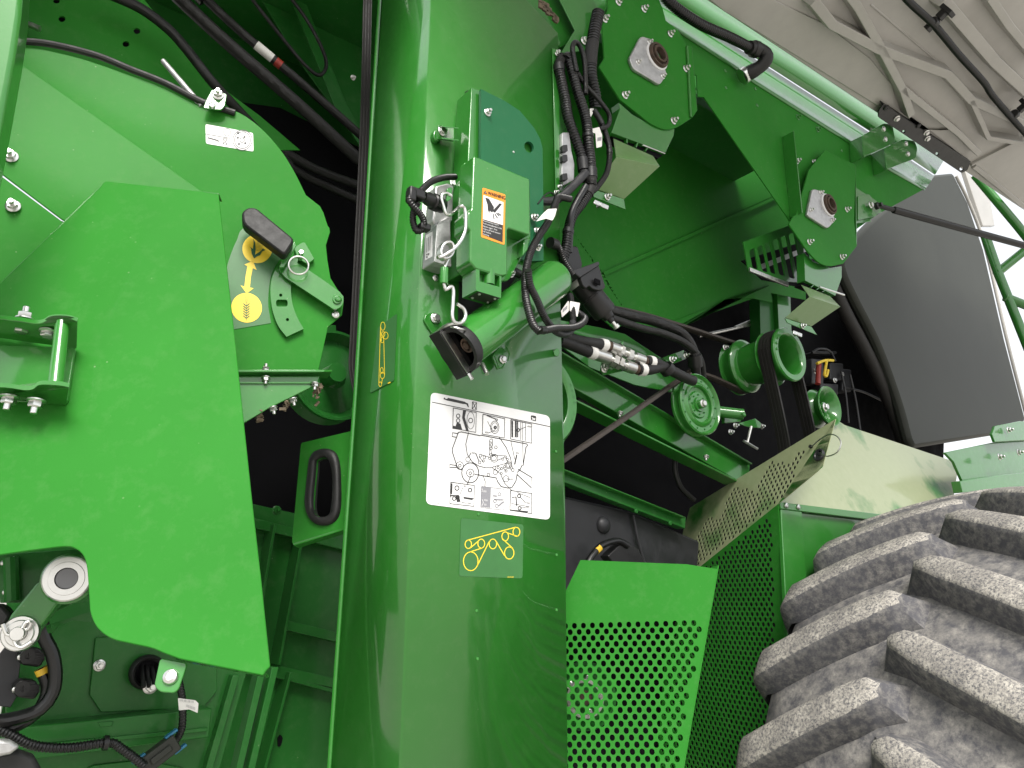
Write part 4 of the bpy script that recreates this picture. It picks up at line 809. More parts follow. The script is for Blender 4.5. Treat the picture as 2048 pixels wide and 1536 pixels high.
bearing(b2, [(1625, 377), (1648, 383), (1671, 440), (1656, 457), (1614, 430)], (1650, 413), P2, .038, [(1641, 385), (1622, 420), (1664, 441)])
# discharge chutes with silver lids
def chute(nm, lbl, top, slot, lid1, lid2, lip, wing, nut, d):
    t = thing(nm, lbl, 'chute', PA(d).at(*lid1[0]))
    sheet('neck', top, PA(d), .03, 'green_paint', t, .001)
    sheet('slot', slot, PA(d + .012), .03, 'void_black', t, .001)
    for i in range(3):
        a_ = Vector(slot[0]).lerp(Vector(slot[1]), .28 + .2 * i); b_ = Vector(slot[3]).lerp(Vector(slot[2]), .28 + .2 * i)
        m = MB(); p_, q_ = PA(d + .012).at(a_.x, a_.y, .006), PA(d + .012).at(b_.x, b_.y, .006); m.box((p_ + q_) / 2, (q_ - p_) * .5, M_DIR * .0022, N_IN * .005); m.build('slot_bar', 'green_paint', t)
    A_, B_, C_, D_ = [PA(d).at(*p, .01) for p in lid1]; 
    m = MB(); m.prism([A_, B_, C_ - N_IN * .055, D_ - N_IN * .055], N_IN * .003); m.build('upper_lid', 'sheen_lid', t, bevel=.0008)
    e_ = [PA(d).at(*p, .0) for p in lid2[2:]]
    m = MB(); m.prism([D_ - N_IN * .055, C_ - N_IN * .055, e_[0], e_[1]], N_IN * .003); m.build('lower_lid', 'sheen_lid', t, bevel=.0008)
    sheet('lip', lip, PA(d), .003, 'green_paint', t, .0006, .004)
    bolt(*nut, PA(d), .007, t, 'nut', .006)
    W_ = PA(d).at(*wing, .02); m = MB(); m.lathe(W_ + N_IN * .01, -N_IN, [(.0, 0), (.006, 0), (.006, .014), (.0, .014)], 12)
    for e in (-1, 1): m.box(W_ + M_DIR * .014 * e - N_IN * .002, M_DIR * .010, UP * .006 + M_DIR * .002, N_IN * .0016)
    m.build('wing_nut', 'zinc', t, bevel=.001)
chute('discharge_chute', 'bent green discharge chute below the upper bearing plate', q2((470, 700), (560, 780), (700, 860), (850, 880), (845, 925), (788, 1042), (420, 905), (480, 740)), q2((412, 912), (786, 1045), (740, 1082), (430, 945)), q2((435, 945), (705, 1065), (640, 1198), (345, 1140)), q2((345, 1140), (640, 1198), (505, 1360), (298, 1285)), q2((290, 1290), (505, 1360), (516, 1428), (300, 1345)), q2((345, 1400))[0], q2((390, 1345))[0], .06)
sheet('chute_lip', q2((640, 985), (790, 1045), (788, 1050), (630, 990)), PA(.05), .004, 'zinc', bpy.data.objects['discharge_chute'])
chute('discharge_chute', 'shiny pale discharge chute with wing nut under the smaller bearing plate', q4((1595, 330), (1650, 385), (1760, 425), (1830, 415), (1830, 485), (1790, 600), (1600, 505)), q4((1605, 500), (1790, 590), (1755, 602), (1580, 530)), q4((1578, 532), (1755, 602), (1722, 700), (1530, 640)), q4((1530, 640), (1722, 700), (1640, 792), (1476, 738)), q4((1474, 742), (1640, 795), (1674, 845), (1490, 770)), q4((1548, 840))[0], q4((1582, 790))[0], .09)
m = MB(); a_, b_ = PA(.06).at(*q4((1690, 545))[0]), PA(.06).at(*q4((1845, 595))[0]); m.tube([a_, b_], .003, 6, smooth=False); m.build('lip_rod', 'zinc', bpy.data.objects['discharge_chute.001'])
# ---- raised composite shield (gull-wing panel propped open overhead)
SA, SB = PA(.03).at(1390, -16), PA(.03).at(1900, 322)
se = (SB - SA).normalized(); sw = (-N_IN * .9 + UP * .42 - M_DIR * .05).normalized()
SPL = Plane(SA, se.cross(sw))
rs = thing('raised_shield', 'grey composite side shield propped open overhead, ribbed on its underside', 'raised shield', SA)
m = MB(); m.prism([SA - se * 1.2, SB + se * 1.2, SB + se * 1.2 + sw * 1.9, SA - se * 1.2 + sw * 1.9], SPL.n * .012); m.build('panel', 'composite', rs, bevel=.002)
def rib(pts, w, name='rib', h=.05):
    P = [SPL.at(x, y) for x, y in pts]; up_ = -SPL.n; mm = MB(); rows = []
    for i, p in enumerate(P):
        t = (P[min(i + 1, len(P) - 1)] - P[max(i - 1, 0)]).normalized(); s_ = t.cross(up_).normalized()
        rows.append([p + s_ * w * 1.25 + SPL.n * .001, p + s_ * w + up_ * h, p - s_ * w + up_ * h, p - s_ * w * 1.25 + SPL.n * .001])
    n = len(rows); mm.add([v for r_ in rows for v in r_], [(i * 4 + k, i * 4 + k + 1, i * 4 + 5 + k, i * 4 + 4 + k) for i in range(n - 1) for k in range(3)] + [(0, 1, 2, 3), (n * 4 - 4, n * 4 - 3, n * 4 - 2, n * 4 - 1)])
    return mm.build(name, 'composite', rs, bevel=.002)
rib(q3((560, -40), (690, 120), (1010, 290), (1480, 465), (1640, 640), (2100, 850)), .016)
rib(q3((800, -80), (860, 0), (1020, 280), (1172, 565), (1235, 745)), .014)
rib(q3((1172, 560), (1560, 870), (1700, 1010)), .012)
rib(q3((1440, -40), (1800, 380), (2080, 640)), .020)
rib(q3((1760, -60), (1890, 130), (2100, 380)), .014)
rib(q3((1000, 30), (1480, 440)), .003, 'crease', .004)
rib(q3((1640, 640), (1760, 900), (2000, 940)), .010)
rib(q3((1680, 1120), (1990, 960), (2120, 900)), .008, 'edge_bead', .012)
rib(q3((1700, 1130), (2000, 1370), (2100, 1450)), .010, 'edge_bead', .012)
sheet('flat_band', q3((-120, -20), (300, -20), (690, 165), (1000, 400), (1150, 585), (1170, 700), (1060, 730), (0, 78)), SPL, .004, 'composite', rs, .002, .006)
sheet('end_flap', q3((1200, 745), (1240, 770), (1320, 880), (1470, 890), (1610, 880), (1660, 1100), (1560, 1010), (1420, 900)), SPL, .004, 'composite', rs, .002, .01)
# hinge bar and its green brackets
hg = thing('hinge_bar', 'black flat hinge bar between the raised shield and the green rail', 'hinge', SPL.at(1850, 280))
sheet('bar', rounded(q3((1055, 760), (1085, 715), (1120, 728), (1682, 1110), (1662, 1162), (1622, 1182), (1055, 802)), 3), SPL, .006, 'black_plastic', hg, 0, .03, [q3(*circ(1228, 896, 10, 12, 12)), q3(*circ(1455, 1050, 11, 13, 12)), q3(*circ(1622, 1153, 14, 15, 12))])
m = MB(); a_, b_ = SPL.at(*q3((1085, 715))[0], .03), SPL.at(*q3((1682, 1110))[0], .03); m.prism([a_, b_, b_ + SPL.n * .03, a_ + SPL.n * .03], (b_ - a_).cross(SPL.n).normalized() * .004); m.build('flange', 'black_plastic', hg, bevel=.001)
for x, y in q3((1180, 808), (1388, 945), (1382, 905)): bolt(x, y, SPL, .010, hg, 'hex', .031)
for x, y in q3((1105, 735), (1325, 858)): bolt(x, y, SPL, .012, hg, 'button', .03, mat='black_plastic')
for i, (pts, bl) in enumerate((((( 945, 925), (1090, 840), (1150, 850), (1170, 960), (1150, 982), (955, 1072)), ((1090, 880), (1102, 950))), (((1095, 1010), (1220, 950), (1300, 960), (1320, 1010), (1310, 1080), (1112, 1157)), ((1243, 980), (1256, 1050))))):
    t = thing('hinge_bracket', ('green two-bolt hinge bracket at the upper end of the black bar', 'green two-bolt hinge bracket under the middle of the black bar')[i], 'bracket', PA(.05).at(*q3(pts[0])[0]), 'brackets under the hinge bar')
    sheet('plate', rounded(q3(*pts), 5), PA(.04), .006, 'green_paint', t, .001)
    m = MB(); a_, b_ = PA(.04).at(*q3(pts[0])[0], -.004), PA(.04).at(*q3(pts[-1])[0], -.004); m.prism([a_, b_, b_ + N_IN * .055, a_ + N_IN * .055], M_DIR * .005); m.build('web', 'green_paint', t, bevel=.001)
    for x, y in q3(*bl): bolt(x, y, PA(.04), .011, t, 'button', .001)
# hoses and cables along the rail and shield
sc = thing('corrugated_conduit', 'long corrugated conduit clipped along the underside of the raised shield', 'hose', SPL.at(1868, 50))
m = MB(); m.tube([SPL.at(x, y, .075) for x, y in ((1770, -60), (1815, 0), (1868, 50), (1920, 112), (1968, 165), (1992, 200), (2080, 300))], .0125, 14, .007); m.build('sleeve', 'loom', sc)
for x, y in ((1868, 45), (2030, 228)):
    c = SPL.at(x, y, .07); t_ = (SPL.at(x + 10, y + 12, .07) - c).normalized(); s_ = t_.cross(SPL.n).normalized(); s_ = s_ if s_.dot(UP) > 0 else -s_
    m = MB(); m.tube([c - t_ * .012, c + t_ * .012], .017, 14, smooth=False); m.box(c + s_ * .035, s_ * .018, t_ * .012, SPL.n * .012); m.box(c + s_ * .05, s_ * .008, t_ * .018, SPL.n * .03); m.box(c - s_ * .022, s_ * .008, t_ * .014, SPL.n * .010); m.build('clip', 'black_plastic', sc, bevel=.002)
eh = thing('elbow_hose', 'corrugated black hose ending in a black elbow boot on the green rail', 'hose', PA(.05).at(1500, 130))
m = MB(); m.tube([PA(d).at(x, y) for x, y, d in ((1310, -30, .05), (1345, 10, .045), (1400, 48, .035), (1460, 75, .02), (1505, 98, .01))], .0165, 16, .0075); m.build('sleeve', 'loom', eh)
m = MB(); m.tube([PA(.01).at(1498, 95), PA(.005).at(1520, 100), PA(.0).at(1532, 112), PA(.02).at(1522, 132), PA(.07).at(1487, 152)], lambda t: .021 + .003 * math.sin(t * 9) ** 2, 20); m.build('boot', 'black_rubber', eh, 50)
m = MB(); a_, b_ = PA(.01).at(1505, 97), PA(.005).at(1515, 100); m.tube([a_, b_], .0265, 18, smooth=False); m.build('collar', 'black_plastic', eh, bevel=.002)
m = MB(); m.tube([PA(.065).at(1492, 148), PA(.075).at(1484, 154)], .0285, 20, smooth=False); m.build('clamp', 'zinc', eh, bevel=.001)
# gas strut
gsx = thing('gas_strut', 'black gas strut running right from the smaller bearing plate', 'gas strut', PA(.05).at(1770, 420))
m = MB(); a_, b_ = PA(.05).at(1756, 411), PA(-.25).at(2110, 508); m.tube([a_.lerp(b_, .08), b_], .0135, 18, smooth=False); m.build('barrel', 'black_plastic', gsx, bevel=.003)
m = MB(); m.tube([a_, a_.lerp(b_, .09)], .009, 14, smooth=False); m.build('rod', 'black_plastic', gsx)
m = MB(); m.lathe(a_ + N_IN * .01, -N_IN, [(.0, 0), (.014, 0), (.014, .012), (.008, .016), (.008, .026), (.0, .026)], 16); m.build('ball_socket', 'black_plastic', gsx)
bolt(1741, 410, PA(.06), .010, gsx, 'hex', .002); 
sheet('mount_plate', rounded([(1716, 392), (1738, 388), (1760, 415), (1752, 432), (1716, 440)], 3), PA(.07), .005, 'green_paint', gsx, .001)
# ---- dark tank side panel and handrails behind
tk = thing('tank_panel', 'big smooth dark grey panel with rounded rim on the right, behind the chute', 'side panel', PA(.4).at(1860, 880))
TP = PA(.40)
tp = [(1852, 350), (1906, 345), (1936, 405), (1968, 500), (2010, 680), (2052, 840), (2040, 862), (1830, 896)] + curve([(1822, 880), (1800, 800), (1760, 690), (1715, 600), (1690, 545), (1690, 510), (1740, 445), (1800, 395)])
sheet('panel', tp, TP, .05, 'tank_grey', tk, .018)
m = MB(); P = [TP.at(x, y, -.06) for x, y in ((1660, 560), (1690, 625), (1740, 720), (1785, 820), (1815, 910))]; m.tube(P, .030, 16); m.build('foam_edge', 'belt_rubber', tk, 50)
m = MB(); P = [TP.at(x, y, .0) for x, y in ((1912, 352), (1940, 410), (1972, 500), (2014, 680), (2056, 845))]; m.tube(P, .010, 12); m.build('bright_rim', 'composite', tk, 50)
hr = thing('handrail', 'bright green tubular handrails against the white sky at the right edge', 'handrail', at_depth(2040, 620, 3.4))
for nm, pts in (('rail', ((1950, 350), (2034, 450), (2110, 545))), ('rail', ((2100, 460), (1993, 547))), ('rail', ((1970, 470), (1996, 545), (2060, 705))), ('rail', ((2010, 594), (2090, 626)))):
    m = MB(); m.tube([at_depth(x, y, 3.45) for x, y in pts], .022, 14, smooth=False); m.build(nm, 'green_paint', hr, 50)
sheet('cab_corner', [(1930, 340), (1978, 384), (1990, 452), (1966, 452)], PA(.55), .03, 'composite', tk, .004)
# ---- hopper sheets, beam and grille
hp2 = thing('hopper_side', 'large dark green hopper sheets with a slanting seam between the two bearing plates', 'hopper', PA(.3).at(1380, 500))
sheet('upper_sheet', [(1100, 40), (1300, 60), (1400, 150), (1420, 180), (1600, 450), (1560, 387), (1205, 545), (1120, 430)], PA(.42), .004, 'green_matte', hp2, .001)
HB = plane3(PA(.42).at(1205, 545), PA(.42).at(1560, 387), PA(.43).at(1400, 640))
sheet('lower_sheet', [(1205, 545), (1560, 387), (1610, 470), (1612, 600), (1540, 585), (1370, 645), (1290, 665), (1250, 620)], HB, .004, 'green_matte', hp2, .001, -.002)
HB2 = plane3(HB.at(1330, 655), HB.at(1560, 565), HB.at(1400, 640) + N_IN * .0 - UP * .08 - N_IN * .02)
sheet('bottom_lip', [(1300, 660), (1540, 570), (1545, 605), (1500, 595), (1450, 600), (1405, 630), (1340, 668), (1322, 672)], HB.off(.006), .004, 'green_matte', hp2, .001)
m = MB()
for t_ in range(26):
    p = Vector((1150, 470)).lerp(Vector((1262, 640)), t_ / 25); m.box(PA(.40).at(p.x + random.uniform(-2, 2), p.y, .0), M_DIR * .005 * random.uniform(.5, 1.4), UP * .004 * random.uniform(.5, 1.5), N_IN * .003)
w_ = m.build('weld_bead', 'green_matte', hp2, bevel=.001); w_['kind'] = 'stuff'
sheet('rib_plate', [(1115, 395), (1150, 470), (1262, 640), (1230, 660), (1115, 560)], PA(.39), .004, 'green_matte', hp2, .001)
m = MB(); a_, b_ = PA(.412).at(1207, 548), PA(.412).at(1560, 391); m.ribbon([a_, b_], UP * .006, .003, smooth=False); m.build('seam_lip', 'green_matte', hp2)
gl = thing('vent_grille', 'green slotted vent grille left of the small bearing plate', 'grille', PA(.2).at(1540, 520))
slots = []
for i, (x0, y0, x1, y1) in enumerate(((1243, 320, 1262, 440), (1292, 300, 1325, 460), (1340, 280, 1375, 470), (1392, 258, 1430, 482), (1440, 240, 1492, 500), (1490, 222, 1550, 515))):
    slots.append(rounded(q4((x0 + 5, y0 - 4), (x0 + 40, y0 - 20), (x1 + 44, y1 - 4), (x1 + 8, y1 - 14)), 4, 3))
sheet('plate', q4((1212, 262), (1500, 160), (1560, 130), (1590, 300), (1600, 520), (1490, 512), (1245, 440)), PA(.19), .004, 'green_paint', gl, 0, 0, slots)
m = MB(); a_, b_ = PA(.17).at(*q4((1250, 437))[0]), PA(.17).at(*q4((1490, 532))[0]); m.ribbon([a_, b_], UP * .007, .004, smooth=False); m.build('tray_edge', 'steel', gl, bevel=.001)
m = MB(); a_, b_ = PA(.24).at(*q4((1310, 425))[0]), PA(.24).at(*q4((1600, 310))[0]); m.ribbon([a_, b_], UP * .009, .004, smooth=False); m.build('inner_bar', 'cast_alloy', gl)
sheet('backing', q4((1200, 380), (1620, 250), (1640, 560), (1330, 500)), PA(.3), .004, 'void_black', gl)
ub = thing('upright_beam', 'green vertical channel beam behind the double pulley', 'beam', PA(.5).at(1550, 700))
sheet('web', [(1518, 560), (1550, 550), (1562, 700), (1522, 700)], PA(.5), .05, 'shaded_green', ub, .002)
sheet('flange', [(1553, 560), (1580, 560), (1584, 690), (1560, 700)], PA(.48), .02, 'green_paint', ub, .001)
vb = thing('shade_sheet', 'added black shade backdrop deep behind the pulleys and hoses on the right', 'plate', PA(.62).at(1560, 700))  # black sheet added to stand in for the shade behind the pulleys
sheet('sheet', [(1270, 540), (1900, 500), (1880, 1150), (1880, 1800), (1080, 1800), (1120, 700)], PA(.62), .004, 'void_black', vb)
for i, (x0, y0, x1, y1) in enumerate(((1398, 672, 1520, 646), (1470, 655, 1530, 630), (1330, 780, 1400, 760))):
    m = MB(); m.tube([PA(.55).at(x0, y0), PA(.55).at(x1, y1)], .006, 10, smooth=False); o = m.build('steel_rod', 'steel'); tag(o, ('bright steel rod in the dark gap left of the double pulley', 'short steel rod above the brighter one in the dark gap', 'thin steel rod low in the gap behind the hydraulic hoses')[i], 'rod')
# ---- post top: header beam, control unit on the post edge
hd = thing('header_beam', 'dark green folded header sheets meeting the post at the top', 'header', PA(.14).at(1150, 60))
sheet('sheet', [(1000, -60), (1250, -60), (1232, 40), (1120, 95), (1050, 0)], PA(.13), .004, 'green_paint', hd, .001)
sheet('side_sheet', [(1090, -60), (1160, -60), (1205, 40), (1170, 100), (1120, 110), (1150, 60)], PA(.10), .004, 'green_paint', hd, .001)
m = MB()
for i in range(40): 
    t_ = random.random(); c = PA(.10).at(1080 + t_ * 34 + random.gauss(0, 3), 4 + t_ * 36 + random.gauss(0, 3), .004); m.box(c, M_DIR * .006, UP * .004, N_IN * .003)
w_ = m.build('dried_mud', 'straw', hd, bevel=.001); w_['kind'] = 'stuff'
bolt(*q2((232, 280))[0], PA(.10), .009, hd, 'nut', .004)
# ================================================================== RIGHT MIDDLE: frame beams, pulleys, belts, hydraulics
fb = thing('frame_beam', 'green box beam slanting down right from the post below the hydraulic fittings', 'frame beam', PA(.3).at(1300, 830))
BA, BB = PA(.28), PA(.28)
def bar(name, p, q, w, d, pl, mat, par, out=0.0):      # bar from p to q (its upper front edge), w tall, d deep
    a_, b_ = pl.at(*p, out), pl.at(*q, out); t = (b_ - a_).normalized(); s_ = t.cross(N_IN).normalized(); s_ = s_ if s_.z < 0 else -s_
    m = MB(); m.prism([a_, b_, b_ + s_ * w, a_ + s_ * w], N_IN * d); return m.build(name, mat, par, bevel=.002)
bar('beam', (1120, 706), (1500, 930), .072, .05, PA(.26), 'green_paint', fb)
bar('lower_flange', (1120, 782), (1480, 962), .006, .055, PA(.24), 'green_paint', fb)
bar('upper_flange', (1120, 700), (1505, 926), .005, .05, PA(.24), 'green_paint', fb)
for x, y in ((1240, 826), (1412, 913)): bolt(x, y, PA(.24), .007, fb, 'nut', .004, (-.2, -.4, -.9))
bolt(1208, 738, PA(.2), .008, fb, 'nut', .004)
lf = thing('lower_frame_strip', 'dark green frame strip sloping below the loose brown belt', 'frame strip', PA(.34).at(1250, 1000))
bar('strip', (1110, 930), (1372, 1034), .034, .03, PA(.30), 'shaded_green', lf)
bar('edge', (1110, 930), (1372, 1034), .004, .02, PA(.28), 'green_paint', lf)
for x, y in ((1272, 1022), (1340, 1046)): bolt(x, y, PA(.30), .007, lf, 'button', .001, mat='shaded_green')
gt = thing('grey_tank', 'dark grey plastic tank with round dome low behind the post edge', 'tank', PA(.33).at(1230, 1080))
sheet('shell', [(1100, 985), (1262, 1022), (1400, 1082), (1390, 1240), (1100, 1240)], PA(.34), .05, 'dark_grey', gt, .008)
c = PA(.34).at(1206, 1050); m = MB(); m.lathe(c, -N_IN, [(.024, -.002)] + [(.024 * math.cos(R(a_)), .016 * math.sin(R(a_))) for a_ in (0, 25, 50, 72, 88)] + [(.0, .016)], 24, False); m.build('dome', 'dark_grey', gt, 60)
m = MB(); m.tube([PA(.33).at(x, y) for x, y in ((1266, 1030), (1276, 1080), (1290, 1130))], .004, 8); m.build('mould_seam', 'dark_grey', gt)
cb2 = thing('battery_lead', 'black cable with yellow tape entering a black box above the small mesh guard', 'cable', PA(.24).at(1240, 1100))
m = MB(); m.tube([PA(.24).at(x, y) for x, y in ((1170, 1135), (1185, 1110), (1205, 1090), (1235, 1082), (1255, 1092))], .0085, 12); m.build('lead', 'loom', cb2)
m = MB(); m.tube([PA(.24).at(x, y) for x, y in ((1192, 1102), (1199, 1095))], .0092, 12, smooth=False); m.build('tape', 'yellow_tape', cb2)
sheet('box', rounded([(1216, 1112), (1244, 1085), (1276, 1096), (1290, 1125), (1240, 1140)], 3), PA(.24), .03, 'black_plastic', cb2, .003)
# wheel partly hidden behind the post edge
wh = thing('cast_wheel', 'green cast pulley wheel half hidden behind the right edge of the post', 'pulley', PA(.16).at(1085, 795))
c = PA(.16).at(1076, 795)
m = MB(); m.lathe(c, -N_IN, [(.088, -.02), (.088, .004), (.094, .008), (.112, .008), (.118, .002), (.120, -.03), (.108, -.034), (.108, -.05), (.120, -.054), (.120, -.07), (.088, -.07)], 56, False); m.build('rim', 'green_paint', wh, 40)
m = MB()
for i in range(4):
    w = i * math.pi / 2 + .5; d_ = M_DIR * math.cos(w) + UP * math.sin(w); m.box(c + d_ * .055 + N_IN * .02, d_ * .04, d_.cross(N_IN) * .014, N_IN * .008)
sp_ = m.build('spokes', 'green_paint', wh, bevel=.003); m = MB(); m.lathe(c, -N_IN, [(.0, -.02), (.03, -.02), (.03, .01), (.0, .01)], 24); m.build('hub', 'green_paint', wh)
m = MB(); m.lathe(c + N_IN * .075, -N_IN, [(.0, 0), (.16, 0), (.16, .004), (.0, .004)], 40); m.build('guard_disc', 'shaded_green', wh)
k = Ink(PA(.16), .0088)
for i, ch_ in enumerate('MADE IN'):
    w = R(28 - i * 8); p = c + (M_DIR * math.cos(w) + UP * math.sin(w)) * .1015 - N_IN * .0095
    vs, fs = glyphs(ch_) if ch_ != ' ' else ([], []); ux_ = (-M_DIR * math.sin(w) + UP * math.cos(w)) * -1; uy_ = (M_DIR * math.cos(w) + UP * math.sin(w))
    k.m.add([p + (ux_ * v.x + uy_ * v.y) * .011 for v in vs], fs)
k.build('raised_lettering', 'green_paint', wh)
# idler pulley
idl = thing('idler_pulley', 'shiny green flat idler pulley with ringed face and centre bolt', 'pulley', PA(.2).at(1397, 808))
c = PA(.19).at(1398, 809)
m = MB(); m.lathe(c, -N_IN, [(.0, -.03), (.086, -.03), (.089, -.026), (.089, -.020), (.078, -.014), (.078, -.006), (.089, .000), (.089, .006), (.085, .009), (.081, .006), (.078, .001), (.066, .001), (.061, .006), (.056, .007), (.052, .004), (.050, -.004), (.040, -.006), (.036, -.001), (.022, -.001), (.020, .004), (.0, .004)], 56, False); m.build('disc', 'green_paint', idl, 35)
for i in range(14):
    w = i * 2 * math.pi / 14; p = c + (M_DIR * math.cos(w) + UP * math.sin(w)) * .072 - N_IN * .0012; o = bolt(0, 0, None, .0028, idl, 'button', 0, -N_IN, 'rivet', 'shaded_green'); o.location = p - idl.location
for i in range(8):
    w = i * 2 * math.pi / 8; p = c + (M_DIR * math.cos(w) + UP * math.sin(w)) * .029 - N_IN * .0005; o = bolt(0, 0, None, .0026, idl, 'button', 0, -N_IN, 'rivet', 'shaded_green'); o.location = p - idl.location
m = MB(); m.lathe(c, -N_IN, [(.013, .003), (.013, .012), (.010, .014), (.0, .014)], 20, False); m.build('boss', 'green_paint', idl); o = bolt(0, 0, None, .0085, idl, 'hex', 0, -N_IN); o.location = c - N_IN * .014 - idl.location
tn = thing('tensioner_arm', 'green tensioner arm and pivot tube right of the idler pulley', 'tensioner', PA(.24).at(1470, 840))
m = MB(); m.tube([PA(.26).at(1425, 822), PA(.2).at(1487, 829)], .017, 20, smooth=False); m.build('pivot_tube', 'green_paint', tn, bevel=.002)
sheet('arm', rounded(q4((1090, 1315), (1200, 1320), (1200, 1390), (1095, 1400)), 3), PA(.25), .012, 'green_paint', tn, .002)
sheet('gusset', q4((1180, 1400), (1290, 1370), (1325, 1400), (1320, 1430), (1230, 1420)), PA(.24), .006, 'green_paint', tn, .001)
bolt(*q4((1215, 1345))[0], PA(.19), .008, tn, 'button', .002, mat='green_paint')
for x, y in q4((1130, 1455), (1325, 1420), (1095, 925), (1160, 1415)): bolt(x, y, PA(.25), .007, tn, 'nut', .002)
m = MB(); m.tube([PA(.2).at(*p) for p in q4((1262, 1420), (1238, 1520))], .004, 10, smooth=False); m.tube([PA(.2).at(*p) for p in q4((1215, 1510), (1300, 1560))], .004, 10, smooth=False); m.build('spring_rod', 'steel', tn)
# double pulley
C2 = PA(.14).at(1580, 708)
dp2 = thing('double_pulley', 'large green double pulley with deep hollow front rim carrying the wide black belt', 'pulley', C2)
m = MB(); m.lathe(C2, -N_IN, [(.062, -.13), (.062, -.006), (.066, .0), (.070, .003), (.086, .003), (.090, -.002), (.090, -.008), (.078, -.014), (.078, -.062), (.090, -.068), (.086, -.072), (.072, -.076), (.070, -.15), (.086, -.156), (.092, -.162), (.092, -.170), (.080, -.176), (.080, -.20), (.092, -.206), (.088, -.212), (.0, -.212)], 64, False); m.build('drum', 'green_paint', dp2, 35)
m = MB(); m.lathe(C2, -N_IN, [(.0, -.10), (.0625, -.10), (.0625, -.12)], 40, False); m.build('web', 'shaded_green', dp2)
for a_ in (150, 165, 180): 
    w = R(a_); o = bolt(0, 0, None, .004, dp2, 'hex', 0, -N_IN, 'balance_bolt', 'green_paint'); o.location = C2 + (M_DIR * math.cos(w) + UP * math.sin(w)) * .078 - N_IN * .003 - dp2.location
def circ3(c, r, a0, a1, n=14): return [c + (M_DIR * math.cos(R(a0 + (a1 - a0) * i / n)) + UP * math.sin(R(a0 + (a1 - a0) * i / n))) * r for i in range(n + 1)]
def belt(name, label, paths, half, thick, mat, par_loc, extra=None):
    t = thing(name, label, 'belt', par_loc)
    m = MB()
    for pth in paths: m.ribbon(pth, N_IN * half, thick, .012)
    m.build('strap', mat, t)
    for s_ in (-.55, 0, .55):
        m = MB()
        for pth in paths: m.ribbon([p + N_IN * half * s_ for p in pth], N_IN * half * .12, thick + .0018, .012)
        m.build('rib', mat, t)
    return t
cB = C2 + N_IN * .038
belt('wide_belt', 'wide black belt hanging over the front rim of the double pulley', [[PA(.19).at(1572, 960), PA(.19).at(1566, 880)] + circ3(cB, .083, 190, -10, 18) + [PA(.19).at(1622, 880), PA(.19).at(1628, 960)]], .021, .004, 'belt_rubber', cB)
cR = C2 + N_IN * .188
belt('brown_belt', 'brown ribbed belt running left from the rear rim of the double pulley', [[PA(.30).at(1200, 612), PA(.30).at(1300, 634)] + circ3(cR, .084, 100, -60, 12) + circ3(cR, .084, -60, -100, 4) + [PA(.31).at(1425, 756), PA(.31).at(1380, 742)]], .013, .004, 'brown_belt', cR)
belt('brown_belt', 'brown ribbed belt slanting down left from the idler pulley to the post', [[PA(.20).at(1100, 938), PA(.205).at(1240, 843), PA(.21).at(1370, 752)] + circ3(c + N_IN * .01, .081, 118, 60, 6)], .010, .0042, 'brown_belt', PA(.2).at(1240, 843))
sp2 = thing('dished_pulley', 'small dished green pulley partly behind the bright guard corner', 'pulley', PA(.17).at(1655, 815))
c = PA(.16).at(1660, 812)
m = MB(); m.lathe(c, -N_IN, [(.0, -.045), (.03, -.045), (.034, -.03), (.052, -.012), (.062, .0), (.068, .002), (.070, -.002), (.068, -.008), (.058, -.016), (.05, -.03), (.066, -.045), (.068, -.052), (.0, -.052)], 48, False); m.build('disc', 'green_paint', sp2, 40)
m = MB(); m.lathe(c, -N_IN, [(.0, -.02), (.018, -.02), (.018, -.045)], 20, False); m.build('hub', 'green_paint', sp2); o = bolt(0, 0, None, .011, sp2, 'hex', 0, -N_IN); o.location = c + N_IN * .018 - sp2.location
# engine bits in the dark
hd2 = thing('yellow_handle', 'small yellow dipstick handle in the dark engine bay', 'handle', PA(.5).at(1652, 725))
m = MB(); m.tube([PA(.5).at(*p) for p in q5((635, 945), (690, 925), (745, 925))], .006, 10); m.tube([PA(.5).at(*p) for p in q5((700, 930), (690, 990), (685, 1025), (700, 1030), (710, 990))], .006, 10); m.build('loop', 'yellow_print', hd2)
m = MB(); m.tube([PA(.52).at(*p) for p in q5((648, 940), (640, 1085))], .011, 10, smooth=False); m.build('red_tube', 'red_part', hd2)
eb = thing('engine_block', 'dark grey engine parts and cables behind the yellow handle', 'engine part', PA(.56).at(1680, 760))
for x, y, w, h in ((770, 1000, 45, 60), (640, 1000, 40, 90), (720, 1120, 60, 40), (840, 1060, 30, 80), (690, 870, 80, 10)):
    sheet('housing', rounded(q5((x - w, y - h), (x + w, y - h * .9), (x + w, y + h), (x - w, y + h * .9)), 3), PA(.56), .05, 'dark_grey', eb, .004)
for l in (((600, 870), (650, 845), (720, 860), (760, 930)), ((800, 1000), (830, 1150), (850, 1350)), ((860, 1020), (900, 1200), (930, 1400)), ((820, 1110), (950, 1140), (1080, 1200))):
    m = MB(); m.tube([PA(.53).at(*p) for p in q5(*l)], .005, 8); m.build('cable', 'loom', eb)
for x, y in q5((620, 998), (805, 1020), (755, 1060)): bolt(x, y, PA(.55), .009, eb, 'hex', .004)
